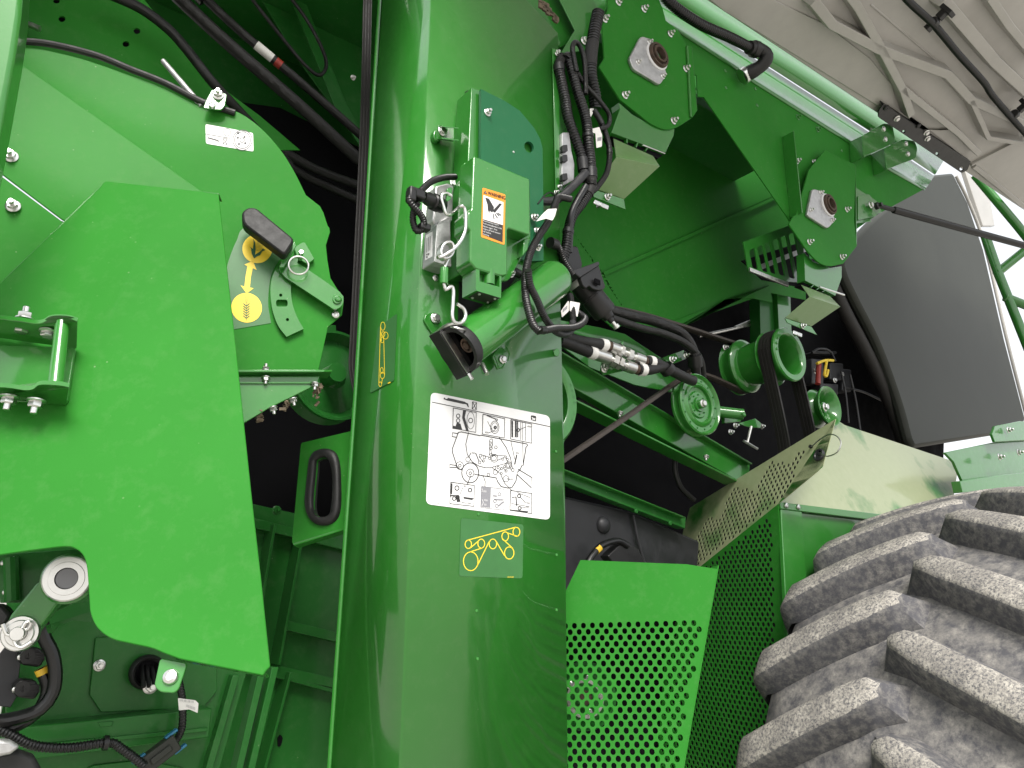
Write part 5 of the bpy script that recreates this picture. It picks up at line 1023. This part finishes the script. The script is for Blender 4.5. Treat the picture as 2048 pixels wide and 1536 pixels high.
# hydraulic lines with fittings
hy = thing('hydraulic_fittings', 'steel hydraulic fittings through a green bracket with black hoses and white bands', 'hydraulic fittings', PA(.18).at(1245, 710))
sheet('bracket', q4((462, 880), (462, 1072), (340, 1098), (320, 1070), (330, 1000)), PA(.2), .005, 'green_paint', hy, .001)
bolt(*q4((338, 1052))[0], PA(.2), .008, hy, 'nut', .002)
def seg_tube(nm, pts, r, mat, d=.16, seg=14, hexa=False):
    m = MB(); m.tube([PA(d).at(*p) for p in q4(*pts)], r, 6 if hexa else seg, smooth=len(pts) > 2); m.build(nm, mat, hy, 30 if hexa else 50)
for l in (((60, 830), (120, 865), (200, 888), (320, 906)), ((60, 880), (130, 905), (200, 935), (250, 955))): seg_tube('hose', l, .0145, 'black_rubber')
for a_, b_ in (((316, 905), (352, 912)), ((246, 953), (282, 965))): seg_tube('white_band', (a_, b_), .0155, 'tag_white')
for a_, b_ in (((352, 912), (372, 920)), ((574, 1004), (600, 1012)), ((520, 1056), (548, 1062))): seg_tube('rust_band', (a_, b_), .013, 'rusty')
for a_, b_ in (((372, 920), (425, 940)), ((282, 965), (365, 992)), ((525, 985), (580, 1006)), ((468, 1036), (525, 1056))): seg_tube('ferrule', (a_, b_), .0155, 'zinc')
for a_, b_ in (((425, 938), (445, 948)), ((380, 995), (410, 1010)), ((418, 1012), (440, 1024)), ((474, 962), (500, 972))): seg_tube('hex_nut', (a_, b_), .0185, 'steel', hexa=True)
for a_, b_ in (((360, 990), (470, 1038)), ((430, 942), (530, 988))): seg_tube('stem', (a_, b_), .010, 'zinc')
for a_, b_ in (((618, 1012), (645, 1018)), ((562, 1064), (592, 1066))): seg_tube('white_band', (a_, b_), .0165, 'tag_white')
for l in (((600, 1012), (650, 1016), (740, 1060), (850, 1115), (900, 1135)), ((548, 1062), (620, 1064), (690, 1048), (735, 1058), (800, 1090))): seg_tube('hose', l, .0145, 'black_rubber')
seg_tube('clip', ((722, 1045), (748, 1075)), .021, 'black_plastic')
hose('hydraulic_hose', 'thick black hose arching right from the black actuator over the hydraulic fittings', [(1210, 618, .2), (1259, 631, .2), (1307, 642, .2), (1362, 666, .2), (1386, 700, .2), (1392, 745, .22), (1396, 800, .26)], .0145, bands=((.74, .80, 1.5, 'black_plastic', 'clamp'),))
hose('hydraulic_hose', 'thinner black hose just under the thick arching hose', [(1222, 636, .19), (1279, 655, .19), (1330, 668, .19), (1375, 690, .19), (1402, 725, .21), (1406, 790, .25)], .0105)
hose('drain_hose', 'black hose running under the slanting box beam to the lower frame', [(1150, 800, .3), (1230, 832, .3), (1330, 888, .3), (1400, 905, .3)], .013)
hose('drain_hose', 'black hose drooping behind the frame strip to the mesh guard', [(1352, 905, .33), (1350, 940, .33), (1362, 975, .33), (1388, 1000, .33)], .008)
sheet('deck', [(1200, 655), (1250, 668), (1390, 760), (1370, 790), (1270, 770), (1180, 735), (1120, 690), (1120, 640)], PA(.27), .006, 'green_paint', fb, .001)
sheet('deck_lip', [(1326, 715), (1368, 700), (1372, 718), (1340, 730)], PA(.24), .004, 'green_paint', fb, .001)
for x, y in q4((850, 972), (762, 1000)): bolt(x, y, PA(.22), .008, fb, 'nut', .002)
# ================================================================== MESH GUARDS
def perforated(name, poly, field, pl, par, udir, pitch, row, r, thick, mat):
    U = (udir - pl.n * udir.dot(pl.n)).normalized(); V = pl.n.cross(U).normalized()
    V = V if V.z > 0 else -V
    O = pl.at(*poly[0]); to = lambda p: ((p - O).dot(U), (p - O).dot(V))
    G = [to(pl.at(*p)) for p in poly]; H = [to(pl.at(*p)) for p in field]
    def span(v, g):
        xs = []
        for i in range(len(g)):
            (a, b), (c_, d) = g[i], g[(i + 1) % len(g)]
            if (b <= v < d) or (d <= v < b): xs.append(a + (c_ - a) * (v - b) / (d - b))
        return (min(xs), max(xs)) if len(xs) > 1 else None
    def inside(x, y, g):
        c_ = False
        for i in range(len(g)):
            (a, b), (e, d) = g[i], g[(i + 1) % len(g)]
            if (b > y) != (d > y) and x < a + (e - a) * (y - b) / (d - b): c_ = not c_
        return c_
    m = MB(); v0 = min(b for a, b in G); v1 = max(b for a, b in G); n = int((v1 - v0) / row) + 1
    W3 = lambda x, y: O + U * x + V * y
    for j in range(n):
        b0 = v0 + j * row; b1 = min(b0 + row, v1); lo, hi = span(b0 + 1e-5, G), span(b1 - 1e-5, G)
        if not lo or not hi: continue
        c0 = math.ceil(max(lo[0], hi[0]) / pitch) * pitch + (pitch / 2 if j % 2 else 0); cells = []; x = c0 - 2 * pitch
        while x < min(lo[1], hi[1]):
            if x - pitch / 2 > max(lo[0], hi[0]) + .003 and x + pitch / 2 < min(lo[1], hi[1]) - .003 and b1 - b0 > row * .99 and inside(x, (b0 + b1) / 2, H): cells.append(x)
            x += pitch
        runs = []; cur_lo, cur_hi = lo[0], hi[0]
        for x in cells:
            e = x - pitch / 2
            if e - max(cur_lo, cur_hi) > 1e-5: m.add([W3(cur_lo, b0), W3(e, b0), W3(e, b1), W3(cur_hi, b1)], [(0, 1, 2, 3)])
            vc = (b0 + b1) / 2; o_ = [(-1, -1), (-.33, -1), (.33, -1), (1, -1), (1, -.33), (1, .33), (1, 1), (.33, 1), (-.33, 1), (-1, 1), (-1, .33), (-1, -.33)]
            out_ = [W3(x + a * pitch / 2, vc + b * row / 2) for a, b in o_]; in_ = []
            for a, b in o_: w = math.atan2(b, a); in_.append(W3(x + r * math.cos(w), vc + r * 1.12 * math.sin(w)))
            m.add(out_ + in_, [(i, (i + 1) % 12, 12 + (i + 1) % 12, 12 + i) for i in range(12)]); cur_lo = cur_hi = x + pitch / 2
        if cur_lo < lo[1] or cur_hi < hi[1]: m.add([W3(cur_lo, b0), W3(lo[1], b0), W3(hi[1], b1), W3(cur_hi, b1)], [(0, 1, 2, 3)])
    me = m.build(name, mat, par, smooth=0, fix=False)
    if me.data.polygons[0].normal.dot(pl.n) > 0: me.data.flip_normals()
    s_ = me.modifiers.new('sheet', 'SOLIDIFY'); s_.thickness = thick; s_.offset = -1
    return me
z6b = lambda *p: [(1100 + x / 3.135, 860 + y / 3.135) for x, y in p]
GS = Plane(at_depth(1290, 1300, 1.52), Vector((-.16, -.98, .10)))
sg = thing('mesh_guard', 'small green perforated guard with plain top band, right of the post foot', 'mesh guard', GS.at(1290, 1530))
perforated('perforated_sheet', [(1161, 1120), (1438, 1131), (1340, 1700), (1080, 1700), (1110, 1240), (1130, 1185)], [(1080, 1246), (1600, 1246), (1600, 1800), (1060, 1800)], GS, sg, Vector((1, .1, 0)), .0178, .0118, .0050, .0018, 'green_matte')
m = MB(); a_, b_ = GS.at(1438, 1131), GS.at(1340, 1700); m.prism([a_, b_, b_ + GS.n * .02 - Vector((.012, 0, 0)), a_ + GS.n * .02 - Vector((.012, 0, 0))], Vector((-.002, 0, 0))); m.build('side_lip', 'green_matte', sg)
GC = PA(.05).at(1556, 1008)                                   # upper corner of the large guard
HG, HN = Vector((-.50, .866, 0)), Vector((.866, .50, 0))
GL = Plane(GC, HN)                                            # lower facet stands upright, upper facet leans back
GB2 = GL.at(1392, 1140); GU = plane3(GC, GB2, at_depth(1668, 842, 1.875))
GR = plane3(GC, GC + M_DIR, GC + UP * .5 + N_IN * .20)
lg = thing('mesh_guard', 'large green perforated guard with pale upper facet between small guard and tyre', 'mesh guard', GL.at(1480, 1530))
perforated('lower_mesh', [(1556, 1008), (1580, 1420), (1596, 1750), (1300, 1750), (1330, 1300), (1392, 1140)], [(1540, 990), (1550, 1300), (1562, 1800), (1200, 1800), (1200, 1200), (1392, 1140)], GL, lg, HG, .0178, .0128, .0052, .0018, 'green_matte')
perforated('upper_mesh', [(1671, 838), (1645, 934), (1556, 1008), (1392, 1140), (1346, 1132), (1380, 1015)], z6b((1545, 135), (1600, 140), (1470, 410), (1420, 480), (950, 870), (820, 900), (985, 540), (1060, 560), (1145, 360), (1290, 385), (1380, 195), (1500, 215)), GU, lg, HG, .0178, .0128, .0050, .0018, 'glare_paint')
m = MB(); m.add([GU.at(1671, 838), GR.at(1671, 838), GC, GU.at(1645, 934)], [(0, 1, 2), (0, 2, 3)]); m.build('corner_gusset', 'green_matte', lg)
sheet('shoulder_plate', [(1671, 838), (1690, 850), (1918, 926), (1905, 1010), (1880, 1060), (1750, 1028), (1557, 1008), (1645, 934)], GR, .004, 'glare_paint', lg, .001)
GV = Plane(GC, N_IN)
sheet('side_plate', [(1558, 1012), (1760, 1032), (1940, 1060), (1940, 1600), (1596, 1750), (1580, 1420)], GV, .004, 'green_paint', lg, .001, -.012)
sheet('top_strip', [(1560, 1004), (1760, 1028), (1940, 1050), (1940, 1062), (1760, 1042), (1562, 1018)], GV, .012, 'green_paint', lg, .002, .004)
sheet('upright_strip', [(1562, 1018), (1604, 1023), (1626, 1350), (1660, 1750), (1600, 1750), (1580, 1350)], GV, .012, 'green_paint', lg, .002, .002)
for x, y in ((1572, 1011), (1596, 1014)): bolt(x, y, GV, .008, lg, 'button', .005)
lt = thing('guard_latch', 'round rubber guard latch with thin wire loop on the large guard corner', 'latch', GR.at(1640, 910))
c = GU.at(1641, 911, .006)
m = MB(); m.lathe(c, -GU.n, [(.010, 0), (.016, .001), (.0175, .005), (.016, .009), (.012, .009), (.010, .005)], 24, False)
for i in range(3):
    w = i * 2.09; u_, v_ = GU.axes(); d_ = u_ * math.cos(w) + v_ * math.sin(w); m.box(c + d_ * .006 - GU.n * .006, d_ * .009, d_.cross(GU.n) * .0025, GU.n * .002)
m.build('knob', 'dark_grey', lt, 50)
m = MB(); m.tube([GU.at(x, y, .02) for x, y in z6b((1640, 105), (1690, 60), (1750, 28), (1800, 40), (1825, 85), (1800, 140), (1740, 165), (1700, 150))], .0016, 6); m.build('wire_loop', 'steel', lt)
m = MB(); m.lathe(GU.at(1623, 894, .004), -GU.n, [(.0, 0), (.005, 0), (.005, .006), (.0, .006)], 12); m.build('stud', 'black_rubber', lt)
# pulley seen through the small guard
hw = thing('bolted_pulley', 'pulley with bolted hub showing through the holes of the small guard', 'pulley', at_depth(1168, 1390, 1.75))
c = at_depth(1168, 1392, 1.64); m = MB(); m.lathe(c, (-.1, -1, 0), [(.0, 0), (.02, 0), (.02, -.01), (.05, -.01), (.06, .004), (.066, .004), (.066, -.03), (.0, -.03)], 32, False); m.build('disc', 'shaded_green', hw, 35)
m = MB(); m.lathe(c + Vector((0, -.03, 0)), (-.1, -1, 0), [(.030, 0), (.030, .012), (.037, .012), (.037, 0)], 32, False); m.build('ring', 'steel', hw, 40)
m = MB(); m.lathe(c + Vector((0, -.03, 0)), (-.1, -1, 0), [(.0, .01), (.012, .01), (.014, 0)], 20, False); m.build('hub', 'rusty', hw, 40)
for i in range(5): w = i * 1.257; o = bolt(0, 0, None, .006, hw, 'nut', 0, (-.1, -1, 0)); o.location = c + Vector((math.cos(w) * .034, 0, math.sin(w) * .034)) + Vector((0, -.01 * -1, 0)) - hw.location
# fender corner at the right
fd = thing('fender_corner', 'green fender brackets and pale plate at the right edge above the tyre', 'fender bracket', PA(.0).at(1980, 930))
sheet('plate', [(1908, 924), (1890, 905), (2048, 872), (2120, 862), (2120, 940), (2000, 955), (1925, 962)], PA(.02), .01, 'green_paint', fd, .002)
sheet('angle', [(1984, 868), (1990, 852), (2040, 842), (2120, 850), (2120, 876), (1990, 884)], PA(-.02), .01, 'green_paint', fd, .002)
sheet('lower_angle', [(1920, 962), (2000, 950), (2110, 938), (2110, 975), (1985, 985), (1925, 985)], PA(-.03), .03, 'green_paint', fd, .002)
for x, y in ((2016, 860), (1998, 914), (2036, 905)): bolt(x, y, PA(-.03), .010, fd, 'nut', .002)
# ================================================================== TYRE
def rubber(name, dust, lo, hi, sc):
    m, t, b = node_mat(name); co = coord(t)
    n1 = N(t, 'ShaderNodeTexNoise', Scale=5.0, Detail=6.0, Roughness=0.7); t.links.new(co, n1.inputs['Vector'])
    n2 = N(t, 'ShaderNodeTexNoise', Scale=sc, Detail=5.0, Roughness=0.75); t.links.new(co, n2.inputs['Vector'])
    n3 = N(t, 'ShaderNodeTexNoise', Scale=22.0, Detail=6.0, Roughness=0.8); t.links.new(co, n3.inputs['Vector'])
    base = mixc(t, n1.outputs[0], (0.036, 0.036, 0.042), (0.115, 0.115, 0.125))
    f1 = ramp(t, n2.outputs[0], [(lo, (0, 0, 0)), (hi, (1, 1, 1))]); f2 = ramp(t, n3.outputs[0], [(0.44, (0, 0, 0)), (0.64, (1, 1, 1))])
    f = mixc(t, 1.0, f1, mixc(t, 0.5, f2, (1, 1, 1)), 'MULTIPLY'); f = mixc(t, 1.0, f, (dust,) * 3, 'MULTIPLY')
    tone = mixc(t, n3.outputs[0], (0.42, 0.38, 0.31), (0.5, 0.48, 0.44))
    t.links.new(mixc(t, f, base, tone), b.inputs['Base Color']); b.inputs['Roughness'].default_value = 0.8; b.inputs['Specular IOR Level'].default_value = 0.3
    ad = mixc(t, 0.5, n2.outputs[0], n3.outputs[0]); bump(t, b, ad, 0.5, 0.003); return m
rubber('tread_floor', 0.75, 0.36, 0.75, 40.0); rubber('tread_top', 0.95, 0.38, 0.56, 190.0); rubber('tread_side', 0.6, 0.42, 0.75, 60.0)
TC = Vector((1.392, 1.994, .945)); yw, tl = .596, -.036
TA = Vector((-math.sin(yw) * math.cos(tl), math.cos(yw) * math.cos(tl), math.sin(tl))).normalized()
E2 = (UP - TA * TA.z).normalized(); E1 = E2.cross(TA).normalized()
if E1.y > 0: E1 = -E1
RT = .95; DL = 2 * math.pi / 27; PH0 = 1.276 - 2 * .229 + 2 * DL
ty = thing('tractor_tyre', 'big dusty black lugged drive tyre at the lower right', 'tyre', TC)
def tp3(ph, u, r): return TC + TA * u + (E1 * math.cos(ph) + E2 * math.sin(ph)) * r
drop = lambda u: .03 * (abs(u) / .299) ** 2
prof = []
for i in range(15): u = -.318 + .636 * i / 14; prof.append((u, RT - .060 - drop(u)))
side = [(.335, RT - .125), (.352, RT - .18), (.355, RT - .26), (.34, RT - .34), (.30, RT - .42), (.27, RT - .46)]
prof = [(-u, r) for u, r in reversed(side)] + prof + side
m = MB(); m.lathe(TC, TA, [(r, u) for u, r in prof], 120, False); m.build('carcass', 'tread_floor', ty, 60)
m = MB(); m.lathe(TC, TA, [(RT - .45, -.28), (RT - .50, -.27), (RT - .52, -.1), (.1, -.06), (.0, -.06)], 48, False); m.build('rim', 'yellow_print', ty, 40)
def lug(sgn, ph):
    mm = MB(); st = []
    for s_, u in enumerate((.012, .03, .06, .11, .17, .23, .29, .325, .345, .357, .362)):
        tphi = ph - .143 * max(u - .019, 0) / .28 if u < .33 else ph - .143 * (.311 / .28) - (u - .33) * .2
        top = RT - drop(u) if u < .30 else (RT - .034, RT - .052, RT - .085, RT - .13, RT - .18)[min(4, s_ - 7)] if s_ >= 7 else RT - drop(u)
        base = RT - .064 - drop(min(u, .31)) if u < .32 else top - .055
        wd = .078 * (1, 1, 1, 1, 1.02, 1.04, 1.06, 1.08, 1.08, 1.05, 1.0)[s_]; hi = tphi; lo = tphi - wd; sk = .019 if u < .32 else .014
        if s_ == 0: hi -= .022; lo += .022; 
        if s_ == 1: hi -= .006; lo += .006
        uu = u * sgn if s_ else .0 * sgn
        bu = uu - (.034 * sgn if s_ == 0 else 0)
        tb_ = top - (.004 if s_ == 0 else 0)
        st.append([tp3(hi + sk * 1.3, bu, base), tp3(hi + .004, uu, tb_ - .015), tp3(hi - .003, uu, tb_ - .005), tp3(hi - .013, uu, tb_), tp3((hi + lo) / 2, uu, tb_ + .001), tp3(lo + .013, uu, tb_), tp3(lo + .003, uu, tb_ - .005), tp3(lo - .004, uu, tb_ - .015), tp3(lo - sk * 1.3, bu, base)])
    k = 9; n = len(st); mm.add([p for r_ in st for p in r_], [(i * k + j, i * k + j + 1, (i + 1) * k + j + 1, (i + 1) * k + j) for i in range(n - 1) for j in range(k - 1)] + [tuple(range(k)), tuple((n - 1) * k + j for j in range(k))])
    o = mm.build('lug', 'tread_side', ty, 55); o.data.materials.append(MATS['tread_top'])
    for p in o.data.polygons:
        if p.index < (n - 1) * (k - 1) and 2 <= p.index % (k - 1) <= 5 and p.index // (k - 1) < 8: p.material_index = 1
    return o
LUGS = [lug(1, 0.0), lug(-1, 0.0)]
for sgn, o, off in ((1, LUGS[0], 0.0), (-1, LUGS[1], -.117)):
    for k_ in range(27):
        d_ = o if k_ == 0 else o.copy()
        if k_: COL.objects.link(d_); d_.parent = ty
        d_.rotation_mode = 'QUATERNION'; ang = PH0 - k_ * DL + off
        # rotate e1 towards e2 about the axle
        s_ = 1 if E1.cross(E2).dot(TA) > 0 else -1
        d_.rotation_quaternion = Matrix.Rotation(ang * s_, 3, TA).to_quaternion()
# ================================================================== ACTUATOR AND WIRING BESIDE THE POST
ac = thing('actuator_motor', 'black cylindrical actuator motor with bracket at the end of the auger tube', 'actuator', PA(.05).at(1180, 590))
a_, b_ = PA(.07).at(1148, 549), PA(.05).at(1212, 628); ax = (b_ - a_).normalized(); L_ = (b_ - a_).length
m = MB(); m.lathe(a_, ax, [(.0, 0), (.020, 0), (.022, .008), (.022, .018), (.029, .022), (.029, .062), (.0305, .063), (.0305, .067), (.029, .068), (.029, L_ - .006), (.026, L_), (.0, L_)], 32, False); m.build('barrel', 'black_plastic', ac, 35)
m = MB(); m.lathe(a_, ax, [(.0225, .012), (.0295, .012), (.0300, .016), (.0300, .024), (.0295, .026), (.022, .026)], 32, False); m.build('collar', 'cast_alloy', ac, 35)
m = MB(); m.lathe(b_, ax, [(.016, 0), (.013, .012), (.008, .014), (.007, .024), (.0, .024)], 18, False); m.build('nose', 'black_plastic', ac)
m = MB(); m.lathe(b_ + ax * .022, ax, [(.005, 0), (.005, .012), (.008, .012), (.008, .020), (.0, .020)], 12, False); m.build('rod_eye', 'zinc', ac)
sheet('gear_housing', rounded([(1122, 508), (1140, 490), (1156, 492), (1166, 528), (1158, 556), (1138, 556), (1128, 540)], 4), PA(.04), .05, 'black_plastic', ac, .004, .01)
pz = lambda *p: [(840 + x / 5.12, 520 + y / 5.12) for x, y in p]
sheet('cover_plate', rounded(pz((1640, 175), (1830, 50), (1900, 270), (1885, 300), (1830, 312), (1770, 295), (1735, 262), (1700, 290), (1670, 260)), 3), PA(.01), .012, 'black_plastic', ac, .002, .005)
m = MB(); q = [PA(.0).at(*p) for p in pz((1560, 110), (1835, 12), (1840, 50), (1640, 180))]; m.prism(q, N_IN * .02); m.build('top_plate', 'dark_grey', ac, bevel=.002)
m = MB()
for j in range(4): m.box(PA(.0).at(*pz((1795 + j * 14, 215 + j * 6))[0]), M_DIR * .0015, UP * .006, N_IN * .002)
m.build('vent_slot', 'void_black', ac)
cu2 = thing('control_unit', 'dark metallic control unit standing on the right edge of the post', 'control unit', PA(.02).at(1136, 310))
zw = lambda *p: [(1090 + x / 4.04, 40 + y / 4.04) for x, y in p]
sheet('case', rounded(zw((138, 908), (195, 908), (215, 1060), (238, 1160), (235, 1290), (150, 1338), (136, 1250)), 3), PA(.0), .03, 'cast_alloy', cu2, .002, .012)
for i, y in enumerate((1040, 1120, 1270)): sheet('connector_block', rounded(zw((142, y - 30), (180, y - 34), (186, y + 20), (144, y + 26)), 2), PA(.0), .01, 'dark_grey', cu2, .002, .02)
sheet('mount_plate', zw((56, 240), (130, 240), (160, 480), (190, 900), (190, 1330), (140, 1380), (60, 1380)), PA(.01), .004, 'green_paint', cu2, .001)
for x, y in zw((92, 268), (104, 1355)): bolt(x, y, PA(.0), .006, cu2, 'nut', .001)
wg = 'wiring beside the post'
def wire(label, pts, d, r, corr=0, bands=(), mat='loom'):
    P = [(x, y, d if not isinstance(d, (list, tuple)) else d[0] + (d[1] - d[0]) * i / (len(pts) - 1)) for i, (x, y) in enumerate(pts)]
    return hose('wire_loom', label, P, r, mat, corr, 'wire loom', bands, wg)
tp_ = lambda a, b, mt='black_plastic', k=1.12, nm='tape_wrap': (a, b, k, mt, nm)
wire('thick corrugated loom, outermost of the bundle along the post edge', zw((140, 300), (112, 370), (130, 480), (165, 650), (190, 800), (262, 1000), (300, 1120), (315, 1220), (330, 1300)), (-.01, -.02), .0125, .0065, (tp_(.12, .17), tp_(.85, .92)))
wire('thick corrugated loom in the middle of the bundle beside the control unit', zw((165, 320), (185, 300), (220, 420), (270, 600), (330, 800), (352, 1000), (368, 1150), (375, 1300), (372, 1340)), (-.02, -.03), .0125, .0065, (tp_(.6, .63), tp_(.86, .95)))
wire('big corrugated loom dropping from above behind the upper bearing plate', zw((430, -60), (405, 60), (385, 180), (370, 300), (370, 450), (400, 600), (410, 720)), (.0, .04), .0165, .0075, (tp_(.36, .6, 'belt_rubber', 1.0),))
wire('narrow corrugated loop rising above the loom bundle', zw((255, 420), (235, 320), (222, 230), (240, 182), (275, 200), (305, 270), (320, 350), (325, 450), (328, 600)), -.035, .0062, .0036)
wire('narrow corrugated lead crossing right over the big loom', zw((245, 400), (330, 530), (430, 640), (505, 740), (522, 810), (500, 860), (440, 880)), (-.03, -.02), .0058, .0036)
wire('narrow corrugated lead hanging in front of the upper chute', zw((395, 730), (450, 820), (500, 950), (522, 1080), (500, 1230), (430, 1340), (380, 1390)), (-.01, -.03), .0068, .004, (tp_(.0, .14), tp_(.4, .43)))
wire('taped loom tail running down from the bundle towards the actuator', [(1182, 355), (1181, 378), (1165, 405), (1145, 432), (1137, 460), (1132, 495), (1126, 520)], (-.03, .0), .0115, .006, (tp_(.0, .2, 'belt_rubber', 1.1), tp_(.7, .76)))
wire('smooth black lead beside the loom tail', [(1172, 372), (1155, 400), (1142, 430), (1140, 470), (1138, 505)], (-.035, -.005), .0075)
wire('grey smooth tube passing left behind the gearbox from the bundle', [(1172, 345), (1150, 368), (1125, 392), (1105, 402), (1070, 402)], (-.04, -.01), .0095, 0, (), 'dark_grey')
wire('corrugated lead with folded white tag arcing across the gearbox corner', [(1140, 398), (1118, 394), (1112, 404), (1106, 420), (1095, 446), (1078, 472), (1063, 500), (1054, 530), (1050, 560), (1052, 598), (1060, 632), (1068, 652), (1080, 664)], (-.06, -.15), .0076, .0046)
wire('corrugated lead looping below the auger tube to the small white tags', [(1056, 540), (1060, 570), (1074, 600), (1086, 628), (1098, 648), (1114, 664), (1130, 668), (1142, 660), (1146, 640), (1143, 610), (1140, 590)], (-.15, -.0), .0072, .0046, (tp_(.45, .78, 'dark_grey', 1.05),))
wire('short corrugated lead curling right under the white tags', [(1078, 660), (1092, 660), (1115, 656), (1145, 655), (1163, 648), (1170, 637), (1160, 628), (1150, 622)], (-.13, -.0), .0072, .0046, (tp_(.0, .12),))
wire('corrugated pigtail curving into the top of the actuator', [(1100, 485), (1112, 490), (1120, 500), (1128, 520), (1138, 538), (1144, 548)], (-.02, .0), .008, .0046, (tp_(.0, .25, 'black_plastic', 1.5, 'plug'),))
wire('thin bare wire hoop above the folded white tag', [(1075, 408), (1090, 390), (1102, 385), (1112, 395), (1113, 410)], -.07, .0016)
gc = thing('gearbox_lead', 'short black plug lead at the lower right corner of the gearbox', 'plug', PA(-.06).at(1030, 545))
m = MB(); m.tube([PA(-.07).at(1016, 536), PA(-.075).at(1042, 550)], .0085, 12, smooth=False); m.build('plug', 'black_plastic', gc, bevel=.001)
m = MB(); m.tube([PA(-.075).at(1040, 549), PA(-.09).at(1052, 556), PA(-.10).at(1060, 570)], .005, 10); m.build('lead', 'loom', gc)
def wtag(label, pts, d, bars=None):
    t = thing('white_tag', label, 'tag', PA(d).at(*pts[0])); s_ = sheet('paper', rounded(pts, 2), PA(d), .0006, 'tag_white', t, 0)
    if bars:
        k = Ink(PA(d), .0006); (x0, y0), (x1, y1) = bars
        for i in range(9): x = x0 + (x1 - x0) * i / 8; y = y0 + (y1 - y0) * i / 8; k.line([(x, y), (x - .5, y + 7)], .4 + (i % 3) * .3)
        k.build('bar_code', 'ink_grey', t)
    return t
wtag('folded white tag on the lead right of the gearbox', [(1072, 443), (1086, 427), (1096, 418), (1114, 417), (1110, 432), (1105, 441), (1092, 437)], -.115)
wtag('white bar code tag pointing left under the actuator', [(1122, 622), (1137, 601), (1142, 618), (1124, 635)], -.02, ((1126, 618), (1134, 611)))
wtag('blank creamy tag folded over the lead under the actuator', [(1140, 602), (1160, 606), (1155, 634), (1140, 621)], -.025)
wtag('white paper tag hanging left of the upper chute', zw((376, 880), (440, 864), (452, 905), (462, 925), (460, 1022), (416, 1034), (408, 915), (385, 910)), -.03, (zw((425, 950))[0], zw((455, 945))[0]))
wtag('small white tag scrap tucked behind the big loom', zw((362, 715), (396, 712), (390, 745), (366, 792)), -.01)
